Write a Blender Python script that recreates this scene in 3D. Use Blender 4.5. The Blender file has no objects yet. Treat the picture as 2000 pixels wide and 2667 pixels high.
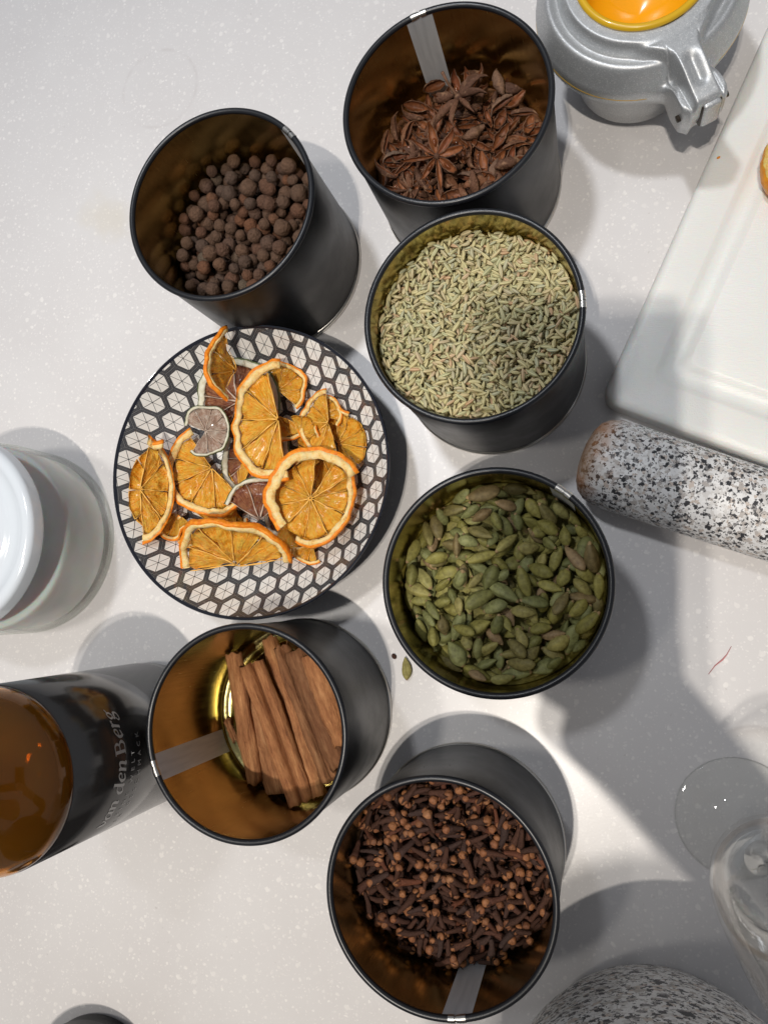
import bpy, math, random
import numpy as np
from mathutils import Vector, Matrix, Euler

S = 0.05                     # one tin radius in metres; the layout below is in tin radii
PI = math.pi
scene = bpy.context.scene
COL = scene.collection

# ------------------------------------------------------------------ camera
cam = bpy.data.cameras.new('camera')
cam.sensor_fit = 'HORIZONTAL'; cam.sensor_width = 36.0
cam.lens = 36.0 * 2089.2 / 2000.0
cam.clip_start = 0.005; cam.clip_end = 50
camo = bpy.data.objects.new('camera', cam); COL.objects.link(camo)
ax, ay = 0.0988, 0.2550
cx, sx, cy, sy = math.cos(ax), math.sin(ax), math.cos(ay), math.sin(ay)
RC = Matrix(((1, 0, 0), (0, cx, -sx), (0, sx, cx))) @ Matrix(((cy, 0, sy), (0, 1, 0), (-sy, 0, cy)))
M4 = RC.to_4x4(); M4.translation = Vector((0, 0, 8.6036 * S))
camo.matrix_world = M4
scene.camera = camo

# ------------------------------------------------------------------ world and lamps
w = bpy.data.worlds.new('World'); scene.world = w; w.use_nodes = True
wn = w.node_tree; bg = wn.nodes['Background']
bg.inputs['Color'].default_value = (0.88, 0.92, 1.0, 1); bg.inputs['Strength'].default_value = 0.23

def lamp(name, loc, aim, watts, radius, color, size=50):
    l = bpy.data.lights.new(name, 'SPOT'); l.energy = watts; l.shadow_soft_size = radius; l.color = color
    l.spot_size = math.radians(size); l.spot_blend = 1.0
    o = bpy.data.objects.new(name, l); o.location = Vector(loc) * S; COL.objects.link(o)
    o.rotation_euler = (Vector(aim) - Vector(loc)).to_track_quat('-Z', 'Y').to_euler()
    return o
lamp('ceiling_lamp', (-1.7, -8.3, 36), (1.5, -4.5, 0), 50, 0.012, (1.0, 0.93, 0.84), 54)
lamp('ceiling_lamp', (-2.6, -7.7, 36), (1.5, -4.5, 0), 34, 0.012, (1.0, 0.93, 0.84), 54)
lamp('ceiling_lamp', (-8.0, 11.0, 36), (-4.0, 9.5, 0), 58, 0.07, (0.92, 0.95, 1.0), 46)
lamp('ceiling_lamp', (-14.0, -1.0, 36), (-10.0, -1.0, 0), 30, 0.07, (1.0, 0.96, 0.90), 42)

scene.view_settings.view_transform = 'Standard'
scene.view_settings.look = 'None'
scene.view_settings.exposure = 0
scene.view_settings.gamma = 1
scene.view_settings.use_curve_mapping = False
scene.cycles.use_denoising = True
scene.cycles.max_bounces = 10
scene.cycles.transparent_max_bounces = 24
scene.cycles.caustics_refractive = False
scene.cycles.caustics_reflective = True
scene.cycles.sample_clamp_indirect = 6

# ------------------------------------------------------------------ helpers
def tag(o, label=None, cat=None, group=None, kind=None):
    if label: o['label'] = label
    if cat: o['category'] = cat
    if group: o['group'] = group
    if kind: o['kind'] = kind
    return o

def empty(name, loc=(0, 0, 0), rz=0.0):
    o = bpy.data.objects.new(name, None); o.empty_display_size = 0.01
    o.location = Vector(loc) * S; o.rotation_euler = (0, 0, rz)
    COL.objects.link(o); return o

def mesh(name, V, F, mats=(), smooth=True, attr=None, scale=S, fmat=None):
    me = bpy.data.meshes.new(name)
    V = np.asarray(V, dtype=float) * scale
    me.from_pydata(V.tolist(), [], [tuple(int(i) for i in f) for f in F])
    if smooth: me.polygons.foreach_set('use_smooth', [True] * len(me.polygons))
    for m in (mats if isinstance(mats, (list, tuple)) else [mats]): me.materials.append(m)
    if fmat is not None: me.polygons.foreach_set('material_index', fmat)
    if attr:
        for k, a in attr.items():
            at = me.attributes.new(k, 'FLOAT', 'POINT'); at.data.foreach_set('value', np.asarray(a, dtype=np.float32))
    me.update()
    return me

def obj(name, me, parent=None, loc=None, rot=None):
    o = bpy.data.objects.new(name, me)
    if parent is not None: o.parent = parent
    if loc is not None: o.location = Vector(loc) * S
    if rot is not None: o.rotation_euler = rot
    COL.objects.link(o); return o

def lathe(prof, n=96, a0=0.0, a1=2 * PI, c=(0, 0, 0)):
    full = abs(a1 - a0 - 2 * PI) < 1e-6
    m = n if full else n + 1
    V, F = [], []
    for r, z in prof:
        for i in range(m):
            t = a0 + (a1 - a0) * i / n
            V.append((c[0] + r * math.cos(t), c[1] + r * math.sin(t), c[2] + z))
    for j in range(len(prof) - 1):
        for i in range(n):
            k = (i + 1) % m
            F.append((j * m + i, j * m + k, (j + 1) * m + k, (j + 1) * m + i))
    return V, F

def torus_prof(r, z, q, n=12, s=0.0):
    return [(r + q * math.cos(s + 2 * PI * i / n), z + q * math.sin(s + 2 * PI * i / n)) for i in range(n + 1)]

def tube(pts, rad, n=10, flat=1.0, cap=True):
    pts = [Vector(p) for p in pts]; V, F = [], []
    if not hasattr(rad, '__len__'): rad = [rad] * len(pts)
    up = Vector((0, 0, 1))
    for i, p in enumerate(pts):
        d = (pts[min(i + 1, len(pts) - 1)] - pts[max(i - 1, 0)]).normalized()
        u = up if abs(d.dot(up)) < 0.95 else Vector((0, 1, 0))
        a = d.cross(u).normalized(); b = a.cross(d).normalized()
        for k in range(n):
            t = 2 * PI * k / n
            V.append(tuple(p + a * math.cos(t) * rad[i] + b * math.sin(t) * rad[i] * flat))
    for i in range(len(pts) - 1):
        for k in range(n):
            F.append((i * n + k, i * n + (k + 1) % n, (i + 1) * n + (k + 1) % n, (i + 1) * n + k))
    if cap:
        F.append(tuple(range(n - 1, -1, -1))); F.append(tuple((len(pts) - 1) * n + k for k in range(n)))
    return V, F

def merge(*parts):
    V, F = [], []
    for v, f in parts:
        o = len(V); V += list(v); F += [tuple(i + o for i in q) for q in f]
    return V, F

def box(c, s):
    x, y, z = c; a, b, d = s[0] / 2, s[1] / 2, s[2] / 2
    V = [(x + i * a, y + j * b, z + k * d) for i in (-1, 1) for j in (-1, 1) for k in (-1, 1)]
    return V, [(0, 1, 3, 2), (4, 6, 7, 5), (0, 4, 5, 1), (2, 3, 7, 6), (0, 2, 6, 4), (1, 5, 7, 3)]

def bevel(o, width, seg=3):
    m = o.modifiers.new('bevel', 'BEVEL'); m.width = width * S; m.segments = seg; m.limit_method = 'ANGLE'
    return o

# projecting through the photograph's camera, used for measuring only
F_, W_, H_ = 2089.2, 2000.0, 2667.0
def un(x, y, z=0.0):
    d = RC @ Vector(((x - W_ / 2) / F_, -(y - H_ / 2) / F_, -1.0)); t = (z - 8.6036) / d.z
    return Vector((d.x * t, d.y * t, z))

# ------------------------------------------------------------------ materials
class N:
    """small expression builder for shader math"""
    def __init__(s, nt, sock): s.nt, s.k = nt, sock
    def _op(s, op, *o, clamp=False):
        n = s.nt.nodes.new('ShaderNodeMath'); n.operation = op; n.use_clamp = clamp
        for i, v in enumerate((s,) + o):
            if isinstance(v, N): s.nt.links.new(v.k, n.inputs[i])
            else: n.inputs[i].default_value = v
        return N(s.nt, n.outputs[0])
    def __add__(s, o): return s._op('ADD', o)
    def __sub__(s, o): return s._op('SUBTRACT', o)
    def __mul__(s, o): return s._op('MULTIPLY', o)
    def __truediv__(s, o): return s._op('DIVIDE', o)
    def abs(s): return s._op('ABSOLUTE')
    def max(s, o): return s._op('MAXIMUM', o)
    def min(s, o): return s._op('MINIMUM', o)
    def lt(s, o): return s._op('LESS_THAN', o)
    def gt(s, o): return s._op('GREATER_THAN', o)
    def floor(s): return s._op('FLOOR')
    def fract(s): return s._op('FRACT')
    def sqrt(s): return s._op('SQRT')
    def smooth(s, a, b):
        n = s.nt.nodes.new('ShaderNodeMapRange'); n.interpolation_type = 'SMOOTHSTEP'
        s.nt.links.new(s.k, n.inputs['Value']); n.inputs['From Min'].default_value = a; n.inputs['From Max'].default_value = b
        return N(s.nt, n.outputs['Result'])

class Mat:
    def __init__(s, name):
        s.m = bpy.data.materials.new(name); s.m.use_nodes = True; s.nt = s.m.node_tree
        s.b = s.nt.nodes['Principled BSDF']
    def set(s, **k):
        for a, v in k.items():
            s.b.inputs[{'base': 'Base Color', 'rough': 'Roughness', 'metal': 'Metallic', 'trans': 'Transmission Weight', 'ior': 'IOR', 'coat': 'Coat Weight', 'coat_rough': 'Coat Roughness', 'sss': 'Subsurface Weight', 'sss_scale': 'Subsurface Scale', 'spec': 'Specular IOR Level', 'aniso': 'Anisotropic', 'alpha': 'Alpha', 'sheen': 'Sheen Weight'}[a]].default_value = (tuple(v) + (1,)) if a == 'base' else v
        return s
    def new(s, t, **k):
        n = s.nt.nodes.new(t)
        for a, v in k.items(): setattr(n, a, v)
        return n
    def link(s, a, b): s.nt.links.new(a.k if isinstance(a, N) else a, b)
    def coord(s, kind='Object', scale=(1, 1, 1), rot=(0, 0, 0)):
        t = s.new('ShaderNodeTexCoord'); m = s.new('ShaderNodeMapping'); m.inputs['Scale'].default_value = scale; m.inputs['Rotation'].default_value = rot
        s.link(t.outputs[kind], m.inputs['Vector']); return m.outputs['Vector']
    def noise(s, vec, scale, detail=4, rough=0.55, dist=0.0):
        n = s.new('ShaderNodeTexNoise'); n.inputs['Scale'].default_value = scale; n.inputs['Detail'].default_value = detail
        n.inputs['Roughness'].default_value = rough; n.inputs['Distortion'].default_value = dist
        if vec is not None: s.link(vec, n.inputs['Vector'])
        return N(s.nt, n.outputs['Fac'])
    def voro(s, vec, scale, feature='F1', out='Distance', rnd=1.0):
        n = s.new('ShaderNodeTexVoronoi'); n.feature = feature; n.inputs['Scale'].default_value = scale; n.inputs['Randomness'].default_value = rnd
        if vec is not None: s.link(vec, n.inputs['Vector'])
        return n.outputs[out]
    def ramp(s, fac, stops, interp='LINEAR'):
        n = s.new('ShaderNodeValToRGB'); r = n.color_ramp; r.interpolation = interp
        while len(r.elements) < len(stops): r.elements.new(0.5)
        for e, (p, c) in zip(r.elements, stops): e.position = p; e.color = tuple(c) + (1,)
        s.link(fac, n.inputs['Fac']); return n.outputs['Color']
    def mix(s, fac, a, b, mode='MIX'):
        n = s.new('ShaderNodeMix', data_type='RGBA', blend_type=mode)
        for v, i in ((fac, 0), (a, 6), (b, 7)):
            if isinstance(v, (int, float)): n.inputs[i].default_value = v
            elif isinstance(v, tuple): n.inputs[i].default_value = v + (1,)
            else: s.link(v, n.inputs[i])
        return n.outputs[2]
    def color(s, c): s.link(c, s.b.inputs['Base Color']); return s
    def bump(s, h, strength=0.3, dist=0.001):
        n = s.new('ShaderNodeBump'); n.inputs['Strength'].default_value = strength; n.inputs['Distance'].default_value = dist
        s.link(h, n.inputs['Height']); s.link(n.outputs['Normal'], s.b.inputs['Normal']); return n
    def rnd(s, attr=True):
        o = s.new('ShaderNodeObjectInfo'); r = N(s.nt, o.outputs['Random'])
        if attr:
            a = s.new('ShaderNodeAttribute', attribute_name='tint'); r = (r + N(s.nt, a.outputs['Fac'])).fract()
        return r

def simple(name, **k):
    return Mat(name).set(**k)

# countertop: warm white solid surface with pale chips
mc = Mat('speckled_countertop').set(rough=0.3, spec=0.4)
v = mc.coord('Object')
wn1 = mc.noise(v, 260, 2)
vec = mc.new('ShaderNodeVectorMath', operation='ADD'); mc.link(v, vec.inputs[0])
sc3 = mc.new('ShaderNodeVectorMath', operation='SCALE'); nn = mc.new('ShaderNodeTexNoise'); nn.inputs['Scale'].default_value = 300
mc.link(v, nn.inputs['Vector']); mc.link(nn.outputs['Color'], sc3.inputs[0]); sc3.inputs['Scale'].default_value = 0.003; mc.link(sc3.outputs[0], vec.inputs[1])
vv = vec.outputs[0]
base = mc.ramp(mc.noise(v, 14, 3), [(0.3, (0.69, 0.665, 0.655)), (0.7, (0.73, 0.71, 0.70))])
for scl, th, col, dens in ((330, 0.32, (0.90, 0.87, 0.84), 0.45), (170, 0.29, (0.88, 0.85, 0.82), 0.55), (600, 0.34, (0.86, 0.83, 0.81), 0.40), (230, 0.16, (0.58, 0.55, 0.53), 0.82)):
    d = N(mc.nt, mc.voro(vv, scl)); cc = mc.new('ShaderNodeSeparateColor'); mc.link(mc.voro(vv, scl, out='Color'), cc.inputs[0])
    k = d.smooth(th, th - 0.12) * N(mc.nt, cc.outputs[0]).gt(dens) * (N(mc.nt, cc.outputs[1]) * 0.65 + 0.08)
    base = mc.mix(k, base, col)
# a dried ring left by a wet glass
so = mc.new('ShaderNodeSeparateXYZ'); mc.link(v, so.inputs[0])
dx, dy = N(mc.nt, so.outputs[0]) + 5.35 * S, N(mc.nt, so.outputs[1]) - 6.29 * S
dr = ((dx * dx + dy * dy).sqrt() - 0.52 * S).abs() / S
k = dr.smooth(0.035, 0.0) * mc.noise(v, 60, 2).smooth(0.35, 0.65) * 0.22
base = mc.mix(k, base, (0.45, 0.40, 0.38))
dx, dy = N(mc.nt, so.outputs[0]) + 5.9 * S, N(mc.nt, so.outputs[1]) - 4.6 * S
k = ((dx * dx + dy * dy).sqrt() / S + mc.noise(v, 40, 3)).smooth(1.0, 0.55) * 0.3
base = mc.mix(k, base, (0.66, 0.58, 0.42))
mc.color(base); mc.bump(mc.noise(v, 900, 2), 0.04, 0.0005)
COUNTER = mc.m

m = Mat('black_satin_paint').set(base=(0.007, 0.0073, 0.0085), rough=0.40, spec=0.38)
m.bump(m.noise(m.coord('Object', (1, 1, 0.08)), 2200, 2), 0.10, 0.0004)
m.link(m.noise(m.coord(), 55, 4, 0.65).smooth(0.35, 0.7) * 0.07 + 0.37, m.b.inputs['Roughness']); BLACK = m.m
m = Mat('black_rim_paint').set(base=(0.010, 0.011, 0.014), rough=0.33, spec=0.5); m.bump(m.noise(m.coord(), 900, 2), 0.08, 0.0003); RIM = m.m
m = Mat('bare_tinplate').set(base=(0.62, 0.60, 0.56), rough=0.28, metal=1.0); SILVER = m.m
m = Mat('gold_lacquer').set(metal=1.0, rough=0.20)
vb = m.coord('Object', (1, 1, 0.06)); n1 = m.noise(vb, 900, 3); n2 = m.noise(m.coord(), 50, 3)
m.color(m.ramp(n2, [(0.3, (0.47, 0.39, 0.155)), (0.7, (0.58, 0.485, 0.20))]))
m.link(n1.smooth(0.2, 0.9) * 0.16 + 0.14, m.b.inputs['Roughness']); m.bump(n1, 0.10, 0.0003); GOLD = m.m
m = Mat('solder_strip').set(base=(0.30, 0.30, 0.31), rough=0.5, metal=0.1)
n1 = m.noise(m.coord('Object', (1, 1, 0.1)), 500, 4)
m.color(m.ramp(n1, [(0.3, (0.64, 0.66, 0.69)), (0.7, (0.78, 0.80, 0.83))])); STRIP = m.m

def spice(name, stops, scale=600, bstr=0.5, rough=0.75, spots=None, detail=5, bdist=0.0006, spec=0.25):
    m = Mat(name).set(rough=rough, spec=spec)
    v = m.coord('Object'); r = m.rnd()
    n = m.noise(v, scale, detail, 0.65)
    n2 = m.noise(v, scale * 0.3, 3)
    col = m.ramp(r, stops)
    dark = m.ramp(n, [(0.3, (0.50, 0.46, 0.44)), (0.55, (1, 1, 1)), (0.8, (1.35, 1.25, 1.2))])
    col = m.mix(0.85, col, dark, 'MULTIPLY')
    if spots: col = m.mix(n2.smooth(spots[0], spots[1]) * 0.8, col, spots[2])
    m.color(col); m.bump(n, bstr, bdist)
    return m
ALL = spice('dried_allspice', [(0, (0.125, 0.076, 0.052)), (0.3, (0.155, 0.088, 0.056)), (0.5, (0.115, 0.075, 0.056)), (0.75, (0.150, 0.076, 0.048)), (0.92, (0.19, 0.085, 0.045)), (1, (0.14, 0.105, 0.075))], 900, 1.0, 0.85, bdist=0.0013).m
ANI = spice('dried_star_anise', [(0, (0.11, 0.054, 0.034)), (0.35, (0.17, 0.080, 0.046)), (0.6, (0.085, 0.045, 0.033)), (0.85, (0.23, 0.10, 0.050)), (1, (0.17, 0.12, 0.09))], 900, 0.9, 0.75, (0.55, 0.72, (0.30, 0.17, 0.10))).m
ANI_IN = spice('anise_pod_lining', [(0, (0.17, 0.058, 0.024)), (0.5, (0.27, 0.10, 0.038)), (1, (0.20, 0.065, 0.03))], 500, 0.3, 0.45).m
m = Mat('anise_seed_shell').set(base=(0.18, 0.055, 0.02), rough=0.2, coat=0.5); ANSEED = m.m
mcard = spice('green_cardamom', [(0, (0.20, 0.185, 0.048)), (0.2, (0.30, 0.27, 0.075)), (0.4, (0.15, 0.155, 0.052)), (0.6, (0.24, 0.25, 0.10)), (0.75, (0.34, 0.30, 0.10)), (0.88, (0.17, 0.145, 0.055)), (0.95, (0.27, 0.18, 0.09)), (1, (0.34, 0.24, 0.13))], 420, 0.35, 0.6, (0.68, 0.8, (0.30, 0.19, 0.10)), spec=0.3)
CARD = mcard.m
TIP = spice('pod_stub', [(0, (0.30, 0.2, 0.1)), (1, (0.42, 0.3, 0.15))], 800, 0.5).m
CLO = spice('dried_clove_stem', [(0, (0.060, 0.029, 0.020)), (0.5, (0.088, 0.038, 0.024)), (0.8, (0.055, 0.033, 0.028)), (1, (0.15, 0.052, 0.027))], 1300, 0.9, 0.75).m
CLB = spice('clove_bud', [(0, (0.26, 0.105, 0.050)), (0.5, (0.34, 0.145, 0.062)), (0.8, (0.19, 0.078, 0.040)), (1, (0.40, 0.19, 0.09))], 900, 0.5, 0.6).m
# fennel: pale ribs on green-tan grooves
m = Mat('fennel_seed').set(rough=0.6, spec=0.3)
r = m.rnd(); a = m.new('ShaderNodeAttribute', attribute_name='rib'); rib = N(m.nt, a.outputs['Fac'])
c1 = m.ramp(r, [(0, (0.42, 0.38, 0.19)), (0.2, (0.50, 0.42, 0.22)), (0.4, (0.32, 0.34, 0.20)), (0.6, (0.52, 0.40, 0.22)), (0.78, (0.30, 0.34, 0.24)), (0.93, (0.50, 0.36, 0.23)), (1, (0.42, 0.24, 0.14))])
c2 = m.ramp(r, [(0, (0.72, 0.66, 0.36)), (0.3, (0.78, 0.68, 0.36)), (0.5, (0.62, 0.62, 0.35)), (0.7, (0.80, 0.64, 0.36)), (0.85, (0.58, 0.60, 0.38)), (1, (0.74, 0.52, 0.30))])
m.color(m.mix(rib, c1, c2)); FEN = m.m
# cinnamon bark
m = Mat('cinnamon_bark').set(rough=0.75, spec=0.2)
v = m.coord('Object', (1, 1, 0.10)); n = m.noise(v, 700, 6, 0.7); v2 = m.coord('Object', (1, 1, 0.22)); n2 = m.noise(v2, 260, 6, 0.75)
col = m.ramp(n2, [(0.30, (0.11, 0.048, 0.027)), (0.42, (0.27, 0.13, 0.064)), (0.56, (0.36, 0.19, 0.095)), (0.72, (0.48, 0.29, 0.155))])
col = m.mix(0.8, col, m.ramp(n, [(0.3, (0.6, 0.55, 0.5)), (0.6, (1.1, 1.05, 1.0))]), 'MULTIPLY')
col = m.mix(0.9, col, m.ramp(m.rnd(), [(0, (0.50, 0.42, 0.40)), (0.35, (0.85, 0.78, 0.74)), (0.6, (1.30, 1.15, 1.0)), (0.8, (1.1, 0.9, 0.75)), (1, (0.72, 0.62, 0.6))]), 'MULTIPLY')
m.color(col); m.bump(n + n2, 1.0, 0.0012); CIN = m.m

# citrus
def flesh_mat(name, c0, c1, c2, tr=0.12):
    m = Mat(name).set(rough=0.30, spec=0.5, coat=0.25, coat_rough=0.18)
    a = m.new('ShaderNodeAttribute', attribute_name='rad'); b_ = m.new('ShaderNodeAttribute', attribute_name='ang')
    cv = m.new('ShaderNodeCombineXYZ'); m.link((N(m.nt, b_.outputs['Fac']) * 16.0), cv.inputs[0]); m.link(N(m.nt, a.outputs['Fac']) * 2.2, cv.inputs[1])
    oi = m.new('ShaderNodeObjectInfo'); m.link(N(m.nt, oi.outputs['Random']) * 20.0, cv.inputs[2])
    n = m.noise(cv.outputs[0], 2.3, 5, 0.6, 0.6); n2 = m.noise(m.coord(), 230, 4, 0.6)
    n3 = m.noise(m.coord(), 90, 2); f = (n * 0.6 + n2 * 0.4)
    col = m.ramp(f, [(0.31, c0), (0.43, c1), (0.60, c2)]); m.color(col)
    m.bump(n * 0.6 + n2 + n3 * 1.6, 0.9, 0.0022)
    t = m.new('ShaderNodeBsdfTranslucent'); m.link(col, t.inputs['Color'])
    tp = m.new('ShaderNodeBsdfTransparent'); m.link(col, tp.inputs['Color'])
    x = m.new('ShaderNodeMixShader'); x.inputs[0].default_value = tr; m.link(m.b.outputs[0], x.inputs[1]); m.link(t.outputs[0], x.inputs[2])
    y = m.new('ShaderNodeMixShader'); m.link(f.smooth(0.42, 0.62) * 0.10, y.inputs[0]); m.link(x.outputs[0], y.inputs[1]); m.link(tp.outputs[0], y.inputs[2])
    m.link(y.outputs[0], m.nt.nodes['Material Output'].inputs['Surface'])
    return m.m
OFLESH = flesh_mat('dried_orange_flesh', (0.42, 0.095, 0.003), (0.95, 0.34, 0.009), (1.0, 0.64, 0.09))
LFLESH = flesh_mat('dried_lime_flesh', (0.045, 0.010, 0.006), (0.21, 0.050, 0.022), (0.48, 0.21, 0.09), 0.15)
PFLESH = flesh_mat('pale_lime_flesh', (0.16, 0.065, 0.042), (0.44, 0.25, 0.17), (0.78, 0.65, 0.52), 0.10)
m = Mat('orange_rind').set(rough=0.5, spec=0.35); v = m.coord(); n = m.noise(v, 420, 4, 0.6)
m.color(m.ramp(n, [(0.3, (0.72, 0.16, 0.008)), (0.55, (0.90, 0.27, 0.010)), (0.75, (0.93, 0.40, 0.04))])); m.bump(n, 0.7, 0.0012); ORIND = m.m
m = Mat('orange_pith').set(rough=0.8, sss=0.2, sss_scale=0.001); n = m.noise(v2 := m.coord(), 300, 5, 0.65)
m.color(m.ramp(n, [(0.3, (0.66, 0.30, 0.07)), (0.45, (0.86, 0.60, 0.22)), (0.75, (0.93, 0.78, 0.45))])); m.bump(n, 0.8, 0.0012); OPITH = m.m
m = Mat('orange_membrane').set(base=(0.90, 0.50, 0.10), rough=0.4); OMEM = m.m
m = Mat('lime_rind').set(rough=0.5); n = m.noise(m.coord(), 400, 4); m.color(m.ramp(n, [(0.3, (0.05, 0.065, 0.018)), (0.7, (0.12, 0.15, 0.045))])); m.bump(n, 0.6, 0.001); LRIND = m.m
m = Mat('lime_pith').set(rough=0.75); n = m.noise(m.coord(), 300, 4); m.color(m.ramp(n, [(0.3, (0.58, 0.52, 0.36)), (0.7, (0.78, 0.76, 0.62))])); m.bump(n, 0.6, 0.001); LPITH = m.m
m = Mat('lime_membrane').set(base=(0.55, 0.42, 0.32), rough=0.5); LMEM = m.m

# ------------------------------------------------------------------ countertop
V, F = box((-0.5, 2.0, -0.4), (34, 24, 0.8))
ct = obj('countertop', mesh('countertop', V, F, COUNTER, smooth=False)); bevel(ct, 0.08)
tag(ct, 'warm white solid-surface countertop flecked with pale chips', 'countertop', kind='structure')

# ------------------------------------------------------------------ tins
TH = 1.6585
TINS = dict(anise=(-1.332, 4.525), allspice=(-3.600, 3.775), fennel=(-1.060, 2.471), cardamom=(-0.822, 0.085), cinnamon=(-3.102, -1.349), clove=(-1.261, -2.581))
SEAM = dict(anise=106.8, allspice=42.2, fennel=4.6, cardamom=53.6, cinnamon=-156.3, clove=-79.9)
TLAB = dict(anise='open black tin half full of star anise, furthest back with its grey solder strip showing',
            allspice='open black tin holding round brown allspice berries, nearest the empty left counter',
            fennel='open black tin filled with pale green fennel seeds',
            cardamom='open black tin filled with green cardamom pods, below the stone pestle',
            cinnamon='open black tin with gold inside showing and a few cinnamon sticks',
            clove='open black tin of dark whole cloves at the bottom of the picture')
TR0 = 0.9720; RB = 0.0300
body_me = rim_me = None
def make_tin(key):
    x, y = TINS[key]; sa = math.radians(SEAM[key])
    t = empty('spice_tin', (x, y, 0), sa); tag(t, TLAB[key], 'tin', 'open black spice tins')
    if key == 'anise':
        global ME
        ME = {}
        ME['body'] = mesh('body', *lathe([(0.970, 0.05), (0.982, 0.06), (0.982, 1.58), (0.972, TH - RB)], 128), mats=BLACK)
        g = 0.155 / 2
        ME['rim'] = mesh('rim', *lathe(torus_prof(TR0, TH - RB, RB, 14), 150, g, 2 * PI - g), mats=RIM)
        ME['foot_ring'] = mesh('foot_ring', *lathe([(0.975, 0.07), (0.990, 0.068), (0.999, 0.045), (0.999, 0.015), (0.985, 0.0), (0.90, 0.0), (0.90, 0.02)], 128), mats=SILVER)
        ME['lining'] = mesh('lining', *lathe([(0.952, TH - 0.03), (0.955, 0.16), (0.945, 0.11), (0.925, 0.115), (0.90, 0.085), (0.80, 0.085), (0.785, 0.105), (0.765, 0.105), (0.75, 0.085), (0.40, 0.090), (0.0, 0.092)], 128), mats=GOLD)
        g2 = 0.135
        ME['solder_strip'] = mesh('solder_strip', *merge(lathe([(0.9495, TH - 0.035), (0.9505, 0.17)], 8, -g2, g2), lathe([(0.9480, TH - 0.035), (0.9490, 0.17)], 2, -0.012, 0.012)), mats=STRIP)
        q = 0.03; parts = []
        for a, b in ((-g, -0.022), (0.022, g)): parts.append(lathe(torus_prof(TR0, TH - RB, RB + 0.0035, 14), 6, a, b))
        parts.append(lathe(torus_prof(TR0, TH - RB, RB - 0.006, 14), 3, -0.022, -0.004)); parts.append(lathe(torus_prof(TR0, TH - RB, RB + 0.001, 14), 3, -0.004, 0.022))
        ME['seam_clip'] = mesh('seam_clip', *merge(*parts), mats=SILVER)
    for nme, me in ME.items():
        obj(nme, me, t)
    return t
for key in TINS: make_tin(key)

# ------------------------------------------------------------------ piling loose spices
def pile(c, rad, hf, n, a, b, th, rng, K=6, step=0.02, depth=0.2, tmax=0.6, slack=0.8, jit=0.12):
    """drops flat-ish pieces (half axes a, b, half thickness th) one by one into the lowest of K spots"""
    G = int(2.1 / step); H = np.zeros((G, G)); xs = (np.arange(G) + 0.5) * step - 1.05
    X, Y = np.meshgrid(xs, xs, indexing='ij'); H = hf(X, Y) - depth
    us = np.linspace(-1, 1, 9); vs = np.linspace(-1, 1, 5); U, Vv = np.meshgrid(us, vs, indexing='ij')
    prof = np.sqrt(np.clip(1 - U ** 2 - Vv ** 2, 0, 1)); ok = (U ** 2 + Vv ** 2) < 1.02
    U, Vv, prof = U[ok] * a, Vv[ok] * b, prof[ok] * th
    out = []
    for i in range(n):
        best = None
        for k in range(K):
            s = rng.uniform(0.78, 1.12)
            r = (rad - min(a, b) * 0.8) * math.sqrt(rng.random()); t = rng.uniform(0, 2 * PI)
            x, y = r * math.cos(t), r * math.sin(t)
            yaw = rng.uniform(0, 2 * PI)
            ca, sa = math.cos(yaw), math.sin(yaw)
            u, v_ = U * s, Vv * s
            px, py = x + ca * u - sa * v_, y + sa * u + ca * v_
            if np.hypot(px, py).max() > rad + 0.004: 
                if rng.random() < 0.9: 
                    yaw = t + PI / 2 + rng.uniform(-0.2, 0.2); ca, sa = math.cos(yaw), math.sin(yaw)
                    px, py = x + ca * u - sa * v_, y + sa * u + ca * v_
                if np.hypot(px, py).max() > rad + 0.004: continue
            ix = np.clip(((px + 1.05) / step).astype(int), 0, G - 1); iy = np.clip(((py + 1.05) / step).astype(int), 0, G - 1)
            h = H[ix, iy]
            slope = float((u * (h - h.mean())).sum() / (u * u).sum()); slope = max(-tmax, min(tmax, slope * 0.9 + rng.gauss(0, jit)))
            sl2 = float((v_ * (h - h.mean())).sum() / (v_ * v_).sum()) if b > 0 else 0; sl2 = max(-tmax, min(tmax, sl2 * 0.8 + rng.gauss(0, jit)))
            z = float((h - u * slope - v_ * sl2 + prof * s * slack).max())
            sc = z - float(hf(x, y))
            if best is None or sc < best[0]: best = (sc, x, y, z, yaw, slope, sl2, s, ix, iy, u, v_)
        if best is None: continue
        _, x, y, z, yaw, p, q, s, ix, iy, u, v_ = best
        np.maximum.at(H, (ix, iy), z + u * p + v_ * q + prof * s * slack)
        out.append((c[0] + x, c[1] + y, z, yaw, math.atan(p), math.atan(q), s))
    return out

def place_rot(yaw, p, q, spin=0.0):
    return (Matrix.Rotation(yaw, 3, 'Z') @ Matrix.Rotation(-p, 3, 'Y') @ Matrix.Rotation(q, 3, 'X') @ Matrix.Rotation(spin, 3, 'X'))

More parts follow.
